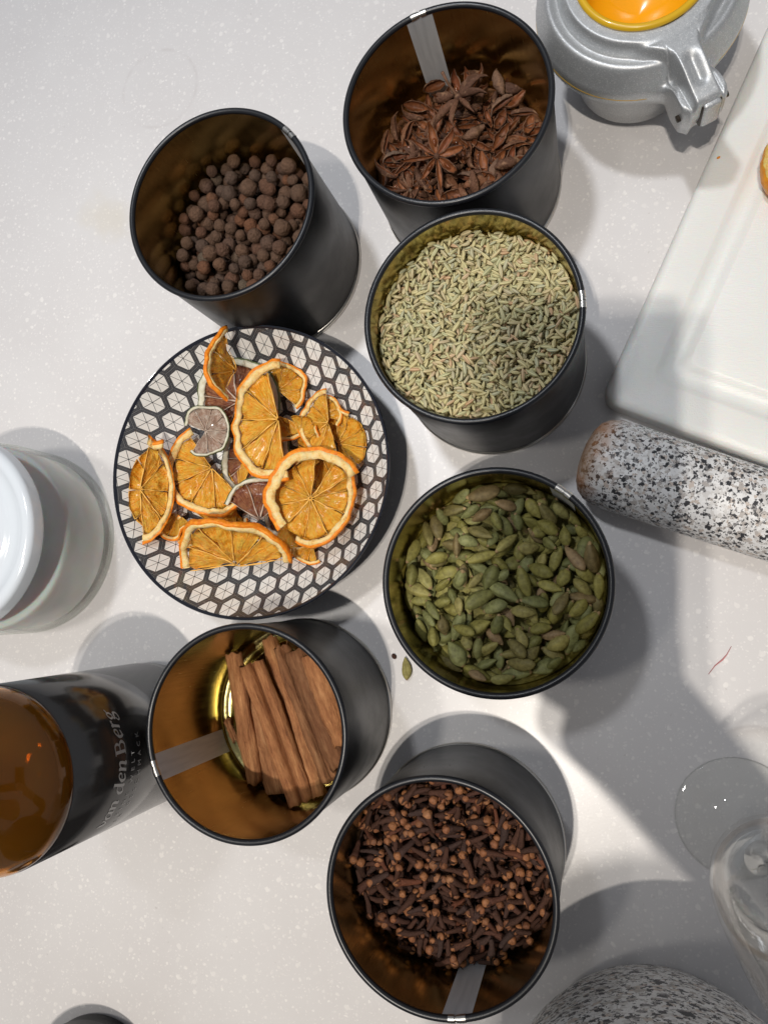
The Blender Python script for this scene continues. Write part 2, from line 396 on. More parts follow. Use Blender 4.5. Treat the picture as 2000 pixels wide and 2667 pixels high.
def heap(name, key, hf, drop, mat, rough=0.03, rad=0.945):
    """the packed lower layers of a filling, one bumpy body reaching down to the tin's floor"""
    c = TINS[key]; rs = np.random.RandomState(5); V, F = [], []; n = 72; rr = [0] + list(np.linspace(0.06, rad, 22))
    V.append((c[0], c[1], float(hf(0, 0)) - drop))
    for r in rr[1:]:
        for i in range(n):
            t = 2 * PI * i / n; x, y = r * math.cos(t), r * math.sin(t)
            V.append((c[0] + x, c[1] + y, max(0.15, float(hf(x, y)) - drop + rs.uniform(-rough, rough))))
    for i in range(n): F.append((0, 1 + i, 1 + (i + 1) % n))
    for j in range(len(rr) - 2):
        for i in range(n):
            a = 1 + j * n + i; b = 1 + j * n + (i + 1) % n; F.append((a, a + n, b + n, b))
    m0 = 1 + (len(rr) - 2) * n; k = len(V)
    for i in range(n):
        t = 2 * PI * i / n; V.append((c[0] + rad * math.cos(t), c[1] + rad * math.sin(t), 0.13))
    for i in range(n): F.append((m0 + i, k + i, k + (i + 1) % n, m0 + (i + 1) % n))
    me = mesh(name, V, F, mat); o = obj(name, me); return o



# ---- allspice berries
def icosphere(sub=2):
    t = (1 + 5 ** .5) / 2
    V = [(-1, t, 0), (1, t, 0), (-1, -t, 0), (1, -t, 0), (0, -1, t), (0, 1, t), (0, -1, -t), (0, 1, -t), (t, 0, -1), (t, 0, 1), (-t, 0, -1), (-t, 0, 1)]
    V = [Vector(v).normalized() for v in V]
    F = [(0, 11, 5), (0, 5, 1), (0, 1, 7), (0, 7, 10), (0, 10, 11), (1, 5, 9), (5, 11, 4), (11, 10, 2), (10, 7, 6), (7, 1, 8), (3, 9, 4), (3, 4, 2), (3, 2, 6), (3, 6, 8), (3, 8, 9), (4, 9, 5), (2, 4, 11), (6, 2, 10), (8, 6, 7), (9, 8, 1)]
    for _ in range(sub):
        cache = {}; G = []
        def mid(a, b):
            k = (min(a, b), max(a, b))
            if k not in cache: V.append((V[a] + V[b]).normalized()); cache[k] = len(V) - 1
            return cache[k]
        for a, b, c in F:
            x, y, z = mid(a, b), mid(b, c), mid(c, a); G += [(a, x, z), (b, y, x), (c, z, y), (x, y, z)]
        F = G
    return V, F
from mathutils import noise as mnoise
BR = 0.079
def berry_mesh(seed):
    V, F = icosphere(3); rng = random.Random(seed); out = []
    off = Vector((rng.uniform(0, 50), rng.uniform(0, 50), 0)); sq = rng.uniform(0.86, 1.0)
    for v in V:
        r = 1 + 0.09 * mnoise.noise(v * 1.3 + off) + 0.07 * mnoise.noise(v * 4.0 + off) + 0.04 * mnoise.noise(v * 9.0 + off)
        ang = math.acos(max(-1, min(1, v.z)))
        if ang < 0.55:                                  # the little crown left by the calyx
            r += 0.14 * math.exp(-((ang - 0.30) / 0.10) ** 2) - 0.26 * math.exp(-(ang / 0.17) ** 2)
        out.append((v.x * r, v.y * r, v.z * r * sq))
    return mesh('allspice_berry', np.array(out) * BR, F, ALL)
rng = random.Random(11)
berries = [berry_mesh(i) for i in range(6)]
hA = lambda x, y: 0.80 + 0.10 * (x * 0.3 + y * 0.6) + 0.05 * np.sin(5 * x + 1) * np.cos(4 * y)
cA = TINS['allspice']; P = np.zeros((0, 4)); spots = []
for i in range(285):
    best = None
    for k in range(26):
        s = rng.choice([0.80, 0.88, 0.94, 1.0, 1.04, 1.10, 1.18]) * BR
        r = (0.945 - s) * math.sqrt(rng.random()); t = rng.uniform(0, 2 * PI); x, y = r * math.cos(t), r * math.sin(t)
        z = float(hA(x, y)) - 0.24 + s
        if len(P):
            d2 = (P[:, 0] - x) ** 2 + (P[:, 1] - y) ** 2; R2 = ((P[:, 3] + s) * 0.95) ** 2; mk = d2 < R2
            if mk.any(): z = max(z, float((P[mk, 2] + np.sqrt(R2[mk] - d2[mk])).max()))
        sc = z - float(hA(x, y))
        if best is None or sc < best[0]: best = (sc, x, y, z, s)
    _, x, y, z, s = best; P = np.vstack([P, (x, y, z, s)]); spots.append((x, y, z, s))
heapo = heap('allspice_underlayer', 'allspice', hA, 0.24, ALL, 0.02)
tag(heapo, 'packed lower layer of allspice berries inside the tin', 'allspice', kind='stuff')
for x, y, z, s in spots:
    o = obj('allspice_berry', rng.choice(berries), None, (cA[0] + x, cA[1] + y, z), (rng.uniform(0, 6.28), rng.uniform(0, 6.28), rng.uniform(0, 6.28)))
    k = s / BR; o.scale = (k, k, k)
    tag(o, 'round wrinkled brown allspice berry among the others in its tin', 'berry', 'allspice berries in the black tin')

# ---- cardamom pods
def pod_mesh(seed, L=0.148, R=0.064, split=False, mat=None):
    rng = random.Random(seed); n, m = 18, 15; V, F, fm = [], [], []
    off = Vector((rng.uniform(0, 40), 3, 7)); bend = rng.uniform(-0.10, 0.10); fat = rng.uniform(0.85, 1.12); sk = rng.uniform(0.40, 0.58)
    for j in range(m):
        t = j / (m - 1); u = -1 + 2 * t
        r = max(0.0, math.sin(PI * t ** (math.log(0.5) / math.log(sk)))) ** 0.64
        if t > 0.93: r = max(r, 0.13)
        if t < 0.05: r = max(r, 0.05)
        for i in range(n):
            a = 2 * PI * i / n
            rib = 1 + 0.10 * math.cos(3 * a) + 0.05 * math.cos(12 * a + seed)
            if split and abs(a - PI / 2) < 0.5 and 0.2 < t < 0.85: rib *= 0.62 + 0.5 * abs(a - PI / 2)
            rr = R * r * fat * rib * (1 + 0.10 * mnoise.noise(Vector((math.cos(a), math.sin(a), u * 2)) * 1.4 + off))
            V.append((u * L, rr * math.cos(a) + bend * L * (1 - u * u), rr * math.sin(a) * 0.86))
    for j in range(m - 1):
        for i in range(n):
            k = (i + 1) % n; F.append((j * n + i, j * n + k, (j + 1) * n + k, (j + 1) * n + i)); fm.append(1 if j >= m - 2 else 0)
    F.append(tuple(range(n - 1, -1, -1))); fm.append(0); F.append(tuple((m - 1) * n + i for i in range(n))); fm.append(1)
    return mesh('cardamom_pod', V, F, [mat or CARD, TIP], fmat=fm)
pods = [pod_mesh(i, L=0.108 + 0.014 * (i % 4), R=0.058 + 0.005 * (i % 3)) for i in range(10)]
splitpod = pod_mesh(77, 0.135, 0.06, True)
rng = random.Random(21)
hC = lambda x, y: 1.17 - 0.14 * np.exp(-((x - 0.05) ** 2 + (y - 0.1) ** 2) / 0.12) + 0.06 * np.sin(4 * x + 2) + 0.05 * np.cos(5 * y)
ho = heap('cardamom_underlayer', 'cardamom', hC, 0.22, CARD, 0.03)
tag(ho, 'packed lower layer of cardamom pods inside the tin', 'cardamom', kind='stuff')
for i, (x, y, z, yaw, p, q, s) in enumerate(pile(TINS['cardamom'], 0.945, hC, 275, 0.128, 0.062, 0.056, rng, K=9, depth=0.22, slack=0.86, jit=0.22)):
    o = obj('cardamom_pod', rng.choice(pods) if i % 40 != 39 else splitpod, None, (x, y, z))
    o.rotation_euler = place_rot(yaw, p, q, rng.uniform(0, 6.28)).to_euler(); o.scale = (s, s, s)
    tag(o, 'ribbed green cardamom pod among the others in its tin', 'cardamom pod', 'cardamom pods in the black tin')

# ---- cloves: stem with four sepals, and the bud
def clove_mesh(seed):
    rng = random.Random(seed); n = 8; L = 0.185 * rng.uniform(0.8, 1.2); pts = []; bx, by = rng.uniform(-0.012, 0.012), rng.uniform(-0.012, 0.012)
    prof = [(0.0, 0.012), (0.06, 0.020), (0.2, 0.025), (0.4, 0.026), (0.6, 0.032), (0.8, 0.036), (0.95, 0.040), (1.0, 0.024)]
    V, F = tube([(t * L - L / 2, bx * math.sin(PI * t), by * math.sin(PI * t)) for t, r in prof], [r for t, r in prof], n, 0.82)
    V = [(x, y * (1 + 0.25 * mnoise.noise(Vector((x * 30, y * 60, seed)))), z * (1 + 0.25 * mnoise.noise(Vector((x * 34, z * 60, seed + 5))))) for x, y, z in V]
    for k in range(4):                                   # pointed sepals
        a = PI / 2 * k + 0.4; ca, sa = math.cos(a), math.sin(a); x0 = L / 2
        o = len(V); wv = 0.017
        V += [(x0 - 0.02, ca * 0.028 - sa * wv, sa * 0.028 + ca * wv), (x0 - 0.02, ca * 0.028 + sa * wv, sa * 0.028 - ca * wv), (x0 + 0.042, ca * 0.066, sa * 0.066), (x0 - 0.012, ca * 0.012, sa * 0.012)]
        F += [(o, o + 1, o + 2), (o + 1, o + 3, o + 2), (o + 3, o, o + 2)]
    return mesh('clove', V, F, CLO), L
def bud_mesh(L, seed):
    V, F = icosphere(2); off = Vector((seed, 2, 9)); R = 0.040
    out = []
    for v in V:
        a = math.atan2(v.z, v.y); r = R * (1 + 0.09 * math.cos(4 * a) * (1 - abs(v.x) * 0.6) + 0.10 * mnoise.noise(v * 2.2 + off))
        out.append((v.x * r * 0.95 + L / 2 + 0.022, v.y * r, v.z * r))
    return mesh('bud', out, F, CLB)
cl = []
for i in range(6):
    me, L = clove_mesh(i); cl.append((me, bud_mesh(L, i)))
rng = random.Random(31)
hK = lambda x, y: 0.90 + 0.36 * y * (0.75 + 0.25 * y) - 0.08 * x + 0.05 * np.sin(5 * x) * np.cos(5 * y + 1)
ho = heap('clove_underlayer', 'clove', hK, 0.15, CLO, 0.03)
tag(ho, 'packed lower layer of cloves inside the tin', 'cloves', kind='stuff')
pl = pile(TINS['clove'], 0.945, hK, 560, 0.118, 0.034, 0.030, rng, K=5, depth=0.15, slack=0.85, jit=0.28, tmax=0.9)
cnt = len(pl)
JV, JF, JM, JT = [], [], [], []
def add_join(me, M, tint, acc, mi=0):
    V_, F_q, fm_, T_ = acc; o = len(V_)
    for v in me.vertices: V_.append(tuple(M @ v.co))
    for f in me.polygons: F_q.append(tuple(i + o for i in f.vertices)); fm_.append(mi)
    T_.extend([tint] * len(me.vertices))
for i, (x, y, z, yaw, p, q, s) in enumerate(pl):
    R3 = place_rot(yaw, p, q, rng.uniform(0, 6.28)); k = rng.randrange(6)
    if i < cnt - 290:
        M = Matrix.Translation(Vector((x, y, z)) * S) @ R3.to_4x4() @ Matrix.Scale(s, 4)
        t = rng.random(); add_join(cl[k][0], M, t, (JV, JF, JM, JT), 0)
        if rng.random() < 0.75: add_join(cl[k][1], M, t, (JV, JF, JM, JT), 1)
    else:
        o = obj('clove', cl[k][0], None, (x, y, z)); o.rotation_euler = R3.to_euler(); o.scale = (s, s, s)
        hasb = rng.random() < 0.93
        tag(o, 'dark whole clove with its round tan bud, in the heap in its tin' if hasb else 'dark clove stem that has lost its bud, in the heap in its tin', 'clove', 'whole cloves in the black tin' if hasb else 'cloves without buds in the black tin')
        if hasb: obj('bud', cl[k][1], o)
jo = obj('loose_clove_layer', mesh('loose_clove_layer', JV, JF, [CLO, CLB], attr={'tint': JT}, scale=1.0, fmat=JM))
tag(jo, 'lower cloves and buds showing between the top ones', 'cloves', kind='stuff')

# ---- fennel seeds
def seed_mesh(seed):
    rng = random.Random(seed); n, m = 15, 8; V, F, rib = [], [], []
    L = 0.051 * rng.uniform(0.7, 1.3); R = 0.0185 * rng.uniform(0.85, 1.15); bend = rng.choice([0, 0.04, -0.05, 0.0, 0.02, 0.15]) * rng.uniform(0.5, 1)
    for j in range(m):
        t = j / (m - 1); u = -1 + 2 * t; r = max(0.06, (1 - abs(u) ** 2.3)) ** 0.62
        for i in range(n):
            a = 2 * PI * i / n; rb = 0.5 + 0.5 * math.cos(5 * a); k = 0.88 + 0.16 * rb
            V.append((u * L, R * r * k * math.cos(a) + bend * L * (u * u - 0.4), R * r * k * math.sin(a) * 0.78)); rib.append(rb ** 1.6 if abs(u) < 0.96 else 0.8)
    for j in range(m - 1):
        for i in range(n):
            k = (i + 1) % n; F.append((j * n + i, j * n + k, (j + 1) * n + k, (j + 1) * n + i))
    F.append(tuple(range(n - 1, -1, -1))); F.append(tuple((m - 1) * n + i for i in range(n)))
    return V, F, rib
seeds = [seed_mesh(i) for i in range(8)]
smesh = [mesh('fennel_seed', v, f, FEN, attr={'rib': r}) for v, f, r in seeds]
rng = random.Random(41)
hF = lambda x, y: 1.27 + 0.05 * np.sin(3 * x + 1) * np.cos(3 * y) + 0.12 * np.clip(np.hypot(x, y) - 0.6, 0, 1) * np.cos(np.arctan2(y, x) + 0.7) - 0.04 * y
ho = heap('fennel_underlayer', 'fennel', hF, 0.065, FEN, 0.008)
tag(ho, 'packed lower layer of fennel seeds inside the tin', 'fennel seeds', kind='stuff')
pl = pile(TINS['fennel'], 0.948, hF, 4300, 0.053, 0.017, 0.015, rng, K=3, step=0.0125, depth=0.07, slack=0.7, jit=0.13)
cnt = len(pl); VV, FF, TT, RR = [], [], [], []; off = 0
sv = [np.array(v) for v, f, r in seeds]
for i, (x, y, z, yaw, p, q, s) in enumerate(pl):
    k = rng.randrange(8); R3 = place_rot(yaw, p, q, rng.uniform(0, 6.28))
    if i < cnt - 290:
        V = sv[k] * s @ np.array(R3).T + np.array((x, y, z)); VV.append(V); FF += [tuple(a + off for a in f) for f in seeds[k][1]]
        off += len(V); TT += [rng.random()] * len(V); RR += seeds[k][2]
    else:
        o = obj('fennel_seed', smesh[k], None, (x, y, z)); o.rotation_euler = R3.to_euler(); o.scale = (s, s, s)
        tag(o, 'ribbed pale green fennel seed among hundreds in its tin', 'seed', 'fennel seeds on top in the black tin')
jo = obj('loose_fennel_layer', mesh('loose_fennel_layer', np.vstack(VV), FF, FEN, attr={'tint': TT, 'rib': RR}))
tag(jo, 'mass of pale green and tan fennel seeds filling the tin', 'fennel seeds', kind='stuff')

# ---- star anise
def carpel_mesh(seed, opened):
    """boat-shaped follicle pointing along +x, slit opening on top"""
    rng = random.Random(seed); m, n = 13, 12; V, F, fm = [], [], []; L = 0.30; wd = 0.034 if not opened else 0.052; dp = 0.070
    off = Vector((seed * 3.1, 5, 2)); curl = rng.uniform(0.0, 0.05)
    for j in range(m):
        t = j / (m - 1); wv = math.sin(PI * min(1, t * 0.94 + 0.05)) ** 0.8; x = 0.03 + t * L
        dd = dp * (math.sin(PI * (t * 0.82 + 0.12)) ** 0.9)
        beak = max(0, t - 0.8) / 0.2
        zt = curl * t + 0.05 * beak ** 2
        for i in range(n):
            s_ = i / (n - 1); a = PI * (1 - s_)             # rim, keel, rim
            yy = math.cos(a) * wd * wv * (1.0 if opened else 0.75 + 0.25 * math.sin(a)); zz = -math.sin(a) ** 0.8 * dd + zt
            k = 1 + 0.30 * mnoise.noise(Vector((x * 22, yy * 35, zz * 25)) + off) + 0.12 * mnoise.noise(Vector((x * 60, yy * 90, zz * 60)) + off)
            V.append((x, yy * k, zz * k))
    for j in range(m - 1):
        for i in range(n - 1): F.append((j * n + i, j * n + i + 1, (j + 1) * n + i + 1, (j + 1) * n + i)); fm.append(0)
    o = len(V)                                             # inner lining, a little smaller
    for j in range(m):
        for i in range(n):
            x, y, z = V[j * n + i]; t = j / (m - 1); zt = curl * t + 0.05 * (max(0, t - 0.8) / 0.2) ** 2
            V.append((x, y * 0.80, zt + (z - zt) * 0.72 - 0.004))
    for j in range(m - 1):
        for i in range(n - 1): F.append((o + j * n + i, o + (j + 1) * n + i, o + (j + 1) * n + i + 1, o + j * n + i + 1)); fm.append(1)
        for e in (0, n - 1):
            a, b = j * n + e, (j + 1) * n + e
            F.append((a, b, o + b, o + a) if e == 0 else (a, o + a, o + b, b)); fm.append(0)
    return mesh('carpel', V, F, [ANI, ANI_IN], fmat=fm)
carps = [carpel_mesh(i, i % 3 != 0) for i in range(6)]
lonec = []
for c_m in carps:
    q_m = c_m.copy()
    for v_ in q_m.vertices: v_.co.x -= 0.17 * S
    lonec.append(q_m)
V, F = icosphere(2); sdm = mesh('seed', [(v.x * 0.046 + 0.15, v.y * 0.020, v.z * 0.034 - 0.022) for v in V], F, ANSEED)
V, F = tube([(0, 0, -0.02), (0, 0, -0.08), (0.01, 0.0, -0.18), (0.04, 0.01, -0.30)], [0.026, 0.014, 0.012, 0.016], 8); stemm = mesh('stem', V, F, ANI)
V, F = icosphere(1); hubm = mesh('hub', [(v.x * 0.034, v.y * 0.034, v.z * 0.045 - 0.02) for v in V], F, ANI)
rng = random.Random(53)
hS = lambda x, y: 0.74 - 0.10 * x + 0.03 * np.sin(4 * x) + 0 * y
ho = heap('star_anise_underlayer', 'anise', hS, 0.33, ANI, 0.05)
tag(ho, 'packed lower layer of star anise inside the tin', 'star anise', kind='stuff')
def star(loc, R3, s, label, n=8, missing=(), stem=False, group=None):
    t = bpy.data.objects.new('star_anise', None); t.empty_display_size = 0.01; COL.objects.link(t)
    t.location = Vector(loc) * S; t.rotation_euler = R3.to_euler(); t.scale = (s, s, s)
    tag(t, label, 'star anise', group)
    obj('hub', hubm, t)
    for k in range(n):
        if k in missing: continue
        cm = rng.choice(carps)
        c_ = obj('carpel', cm, t); c_.rotation_euler = (rng.uniform(-0.25, 0.25), rng.uniform(-0.22, 0.12), 2 * PI * k / n + rng.uniform(-0.12, 0.12))
        g = rng.uniform(0.78, 1.12); c_.scale = (g, g * rng.uniform(0.8, 1.2), g)
        if carps.index(cm) % 3 != 0 and rng.random() < 0.5:
            obj('seed', sdm, c_)
    if stem: obj('stem', stemm, t)
    return t
cS = TINS['anise']
for i, (x, y, z, yaw, p, q, s) in enumerate(pile(cS, 0.955, hS, 60, 0.33, 0.33, 0.055, rng, K=10, depth=0.22, slack=0.55, jit=0.42, tmax=0.9)):
    fl = PI if rng.random() < 0.3 else 0
    miss = tuple(rng.sample(range(8), rng.choice([0, 0, 1, 2, 3])))
    star((x, y, z), place_rot(yaw, p, q, fl), s * rng.uniform(0.78, 1.02), 'brown woody star anise with boat-shaped pods, in the heap in its tin', 8, miss, rng.random() < 0.25 and fl == 0 and math.hypot(x - cS[0], y - cS[1]) < 0.5, 'star anise in the black tin')
# broken single pods between the stars
for i, (x, y, z, yaw, p, q, s) in enumerate(pile(cS, 0.95, lambda a, b: hS(a, b) + 0.04, 70, 0.18, 0.05, 0.045, rng, K=6, depth=0.08, slack=0.6, jit=0.5, tmax=1.0)):
    o = obj('star_anise_pod', rng.choice(lonec), None, (x, y, z)); o.rotation_euler = place_rot(yaw, p, q, rng.choice([0, 0, 1.2, -1.2, PI])).to_euler(); o.scale = (0.9, 1.1, 1.0)
    tag(o, 'broken single pod of star anise lying between whole stars', 'star anise pod', 'loose star anise pods')
a_ = un(1198, 255, 1.02)
star(a_, Matrix.Rotation(0.35, 3, 'Z') @ Matrix.Rotation(2.5, 3, 'X') @ Matrix.Rotation(0.4, 3, 'Y'), 1.05, 'tallest star anise, standing up with its stalk showing, before the grey strip', 8, (5,), True)
a_ = un(1136, 405, 0.98)
star(a_, Matrix.Rotation(0.25, 3, 'X') @ Matrix.Rotation(0.1, 3, 'Z') @ Matrix.Rotation(-0.1, 3, 'Y'), 1.0, 'flat-lying star anise with narrow closed pods, near the middle of its heap', 8)

# ---- cinnamon quills
def quill(seed, A, B, wid, label, kind='double'):
    """rolled bark: two scrolls meeting, running from A to B"""
    rng = random.Random(seed); A, B = Vector(A), Vector(B); L = (B - A).length; m = 26
    # cross-section: double scroll
    sec = []
    if kind == 'double':
        R1, R2 = wid * 0.27, wid * 0.235
        for i in range(15):
            a = math.radians(-150 + 330 * i / 14); r = R1 * (0.62 + 0.38 * i / 14); sec.append((-wid * 0.27 + r * math.cos(PI - a), r * math.sin(a) * 1.15))
        for i in range(15):
            a = math.radians(180 - 330 * i / 14); r = R2 * (1.0 - 0.38 * i / 14); sec.append((wid * 0.27 + r * math.cos(a), r * math.sin(a) * 1.15))
    else:
        g0 = rng.uniform(40, 120)
        for i in range(30):
            a = math.radians(g0 + 480 * i / 29); r = wid * 0.5 * (0.52 + 0.48 * min(1, i / 14)); sec.append((r * math.cos(a), r * math.sin(a) * (0.62 if kind == 'flat' else 0.85)))
    n = len(sec); V, F = [], []; off = Vector((seed * 7.7, 1, 3)); thk = 0.012
    for sgn in (0, 1):
        for j in range(m):
            t = j / (m - 1)
            for i, (u, v_) in enumerate(sec):
                l = math.hypot(u, v_) + 1e-6
                e = 0.0
                if j == 0: e = -0.03 * abs(mnoise.noise(Vector((i * 0.8, seed, 0)))) * 2
                if j == m - 1: e = 0.03 * abs(mnoise.noise(Vector((i * 0.8, seed, 9)))) * 2
                wob = 0.026 * mnoise.noise(Vector((t * 4, i * 0.18, seed)) + off) + 0.010 * mnoise.noise(Vector((t * 14, i * 0.7, seed)))
                k = (1 + wob / max(l, 0.03)) * (1 - 0.10 * abs(2 * t - 1) ** 3) - sgn * thk / max(l, 0.03)
                V.append((u * k, v_ * k + 0.03 * math.sin(t * 3 + seed), t * L + e))
    N1 = m * n
    for j in range(m - 1):
        for i in range(n - 1):
            a, b, c, d = j * n + i, j * n + i + 1, (j + 1) * n + i + 1, (j + 1) * n + i
            F.append((a, b, c, d)); F.append((N1 + a, N1 + d, N1 + c, N1 + b))
    for j in range(m - 1):
        for i in (0, n - 1): a, b = j * n + i, (j + 1) * n + i; F.append((a, b, N1 + b, N1 + a))
    for j in (0, m - 1):
        for i in range(n - 1): a, b = j * n + i, j * n + i + 1; F.append((a, b, N1 + b, N1 + a))
    o = obj('cinnamon_stick', mesh('cinnamon_stick', V, F, CIN), None, A)
    z = (B - A).normalized(); x = Vector((0, 0, 1)).cross(z).normalized(); y = z.cross(x)
    o.rotation_euler = (Matrix((x, y, z)).transposed() @ Matrix.Rotation(rng.uniform(-0.3, 0.3), 3, 'Z')).to_euler()
    tag(o, label, 'cinnamon stick'); return o
def z6(x, y, h): return un(380 + x / 2.304, 1560 + y / 2.304, h)
def inside(v, r=0.90):
    c = TINS['cinnamon']; d = Vector((v.x - c[0], v.y - c[1])); 
    if d.length > r: d = d.normalized() * r
    return Vector((c[0] + d.x, c[1] + d.y, v.z))
SR = random.Random(3)
for i, (a, b, ha, hb, wd, lab) in enumerate([
    ((505, 290), (615, 1150), 0.46, 0.28, 0.20, 'dark narrow cinnamon stick closest to the open gold floor of its tin'),
    ((640, 520), (775, 1200), 0.28, 0.22, 0.36, 'pale wide flat cinnamon stick lying low, beside the dark narrow one'),
    ((640, 390), (940, 1235), 0.50, 0.46, 0.32, 'mottled broad cinnamon stick reaching lowest, over the pale wide one'),
    ((740, 240), (1045, 1175), 0.34, 0.36, 0.20, 'smooth straight cinnamon stick right of the mottled broad one'),
    ((810, 290), (1120, 1080), 0.66, 0.54, 0.24, 'cinnamon stick with a torn curled edge along its length'),
    ((900, 310), (1165, 1000), 0.66, 0.60, 0.29, 'orange-brown rough-barked cinnamon stick near the right wall of its tin'),
    ((1000, 330), (1190, 860), 0.90, 0.84, 0.26, 'cinnamon stick partly hidden under the right rim of its tin')]):
    quill(i + 1, inside(z6(*a, ha)), inside(z6(*b, hb)), wd, lab, ['roll', 'flat', 'double', 'roll', 'double', 'flat', 'roll', 'roll'][i])
quill(20, inside(z6(436, 735, 0.14), 0.86), inside(z6(525, 850, 0.22)), 0.10, 'small splinter of cinnamon bark on the gold tin floor')

# ------------------------------------------------------------------ plate
PC = Vector((-3.589, 1.225, 0)); PR = 1.585; PH = 0.80
m = Mat('patterned_porcelain').set(rough=0.07, spec=0.55, coat=0.3)
v = m.coord('Object'); sp = m.new('ShaderNodeSeparateXYZ'); m.link(v, sp.inputs[0])
X, Y = N(m.nt, sp.outputs[0]) / (S * 0.232), N(m.nt, sp.outputs[1]) / (S * 0.232)
th0 = math.radians(9); ct_, st_ = math.cos(th0), math.sin(th0)
X = X + 0.15; Y = Y + 0.1
x_ = X * ct_ + Y * st_ + 50; y_ = Y * ct_ - X * st_ + 50 * math.sqrt(3)
q3 = math.sqrt(3)
def cell(ox, oy):
    a = ((x_ + ox).fract() - 0.5); b_ = (((y_ + oy) / q3).fract() - 0.5) * q3
    return a, b_
a1, b1 = cell(0.0, 0.0); a2, b2 = cell(0.5, q3 / 2)
d1, d2 = a1 * a1 + b1 * b1, a2 * a2 + b2 * b2; pick = d1.lt(d2)
qa = a2 + (a1 - a2) * pick; qb = b2 + (b1 - b2) * pick
n0 = qa.abs(); n1 = (qa * 0.5 + qb * (q3 / 2)).abs(); n2 = (qa * 0.5 - qb * (q3 / 2)).abs()
hx = n0.max(n1).max(n2); spk = n0.min(n1).min(n2)
e = 0.003
def band(lo, hi): return hx.smooth(lo - e, lo + e) * hx.smooth(hi + e, hi - e)
white = hx.smooth(0.388 + e, 0.388 - e) * spk.smooth(0.007, 0.014)
white = white.max(band(0.418, 0.423) * 0.5).max(band(0.450, 0.455) * 0.5).max(band(0.486, 0.492) * 0.5)
rr = ((N(m.nt, sp.outputs[0]) * N(m.nt, sp.outputs[0]) + N(m.nt, sp.outputs[1]) * N(m.nt, sp.outputs[1])).sqrt()) / S
white = white * rr.smooth(PR - 0.028, PR - 0.034)
m.color(m.mix(white, (0.012, 0.014, 0.022), (0.86, 0.84, 0.79))); PLATE = m.m
m = Mat('plate_back').set(base=(0.012, 0.014, 0.022), rough=0.1); PBACK = m.m
pt = empty('patterned_plate', PC); tag(pt, 'shallow plate with black and white hexagon pattern, holding dried citrus', 'plate')
top = [(0.0, 0.155), (0.35, 0.157), (0.65, 0.165), (0.85, 0.195), (1.02, 0.26), (1.18, 0.37), (1.32, 0.50), (1.45, 0.645), (1.545, 0.765), (1.572, 0.792), (PR, 0.797)]
bot = [(PR, 0.797), (PR + 0.006, 0.785), (1.575, 0.765), (1.46, 0.60), (1.32, 0.43), (1.15, 0.27), (0.98, 0.16), (0.88, 0.12), (0.86, 0.0), (0.80, 0.0), (0.79, 0.09), (0.0, 0.09)]
obj('dish', mesh('dish', *lathe(top, 160), mats=PLATE), pt)
obj('underside', mesh('underside', *lathe(bot, 128), mats=PBACK), pt)

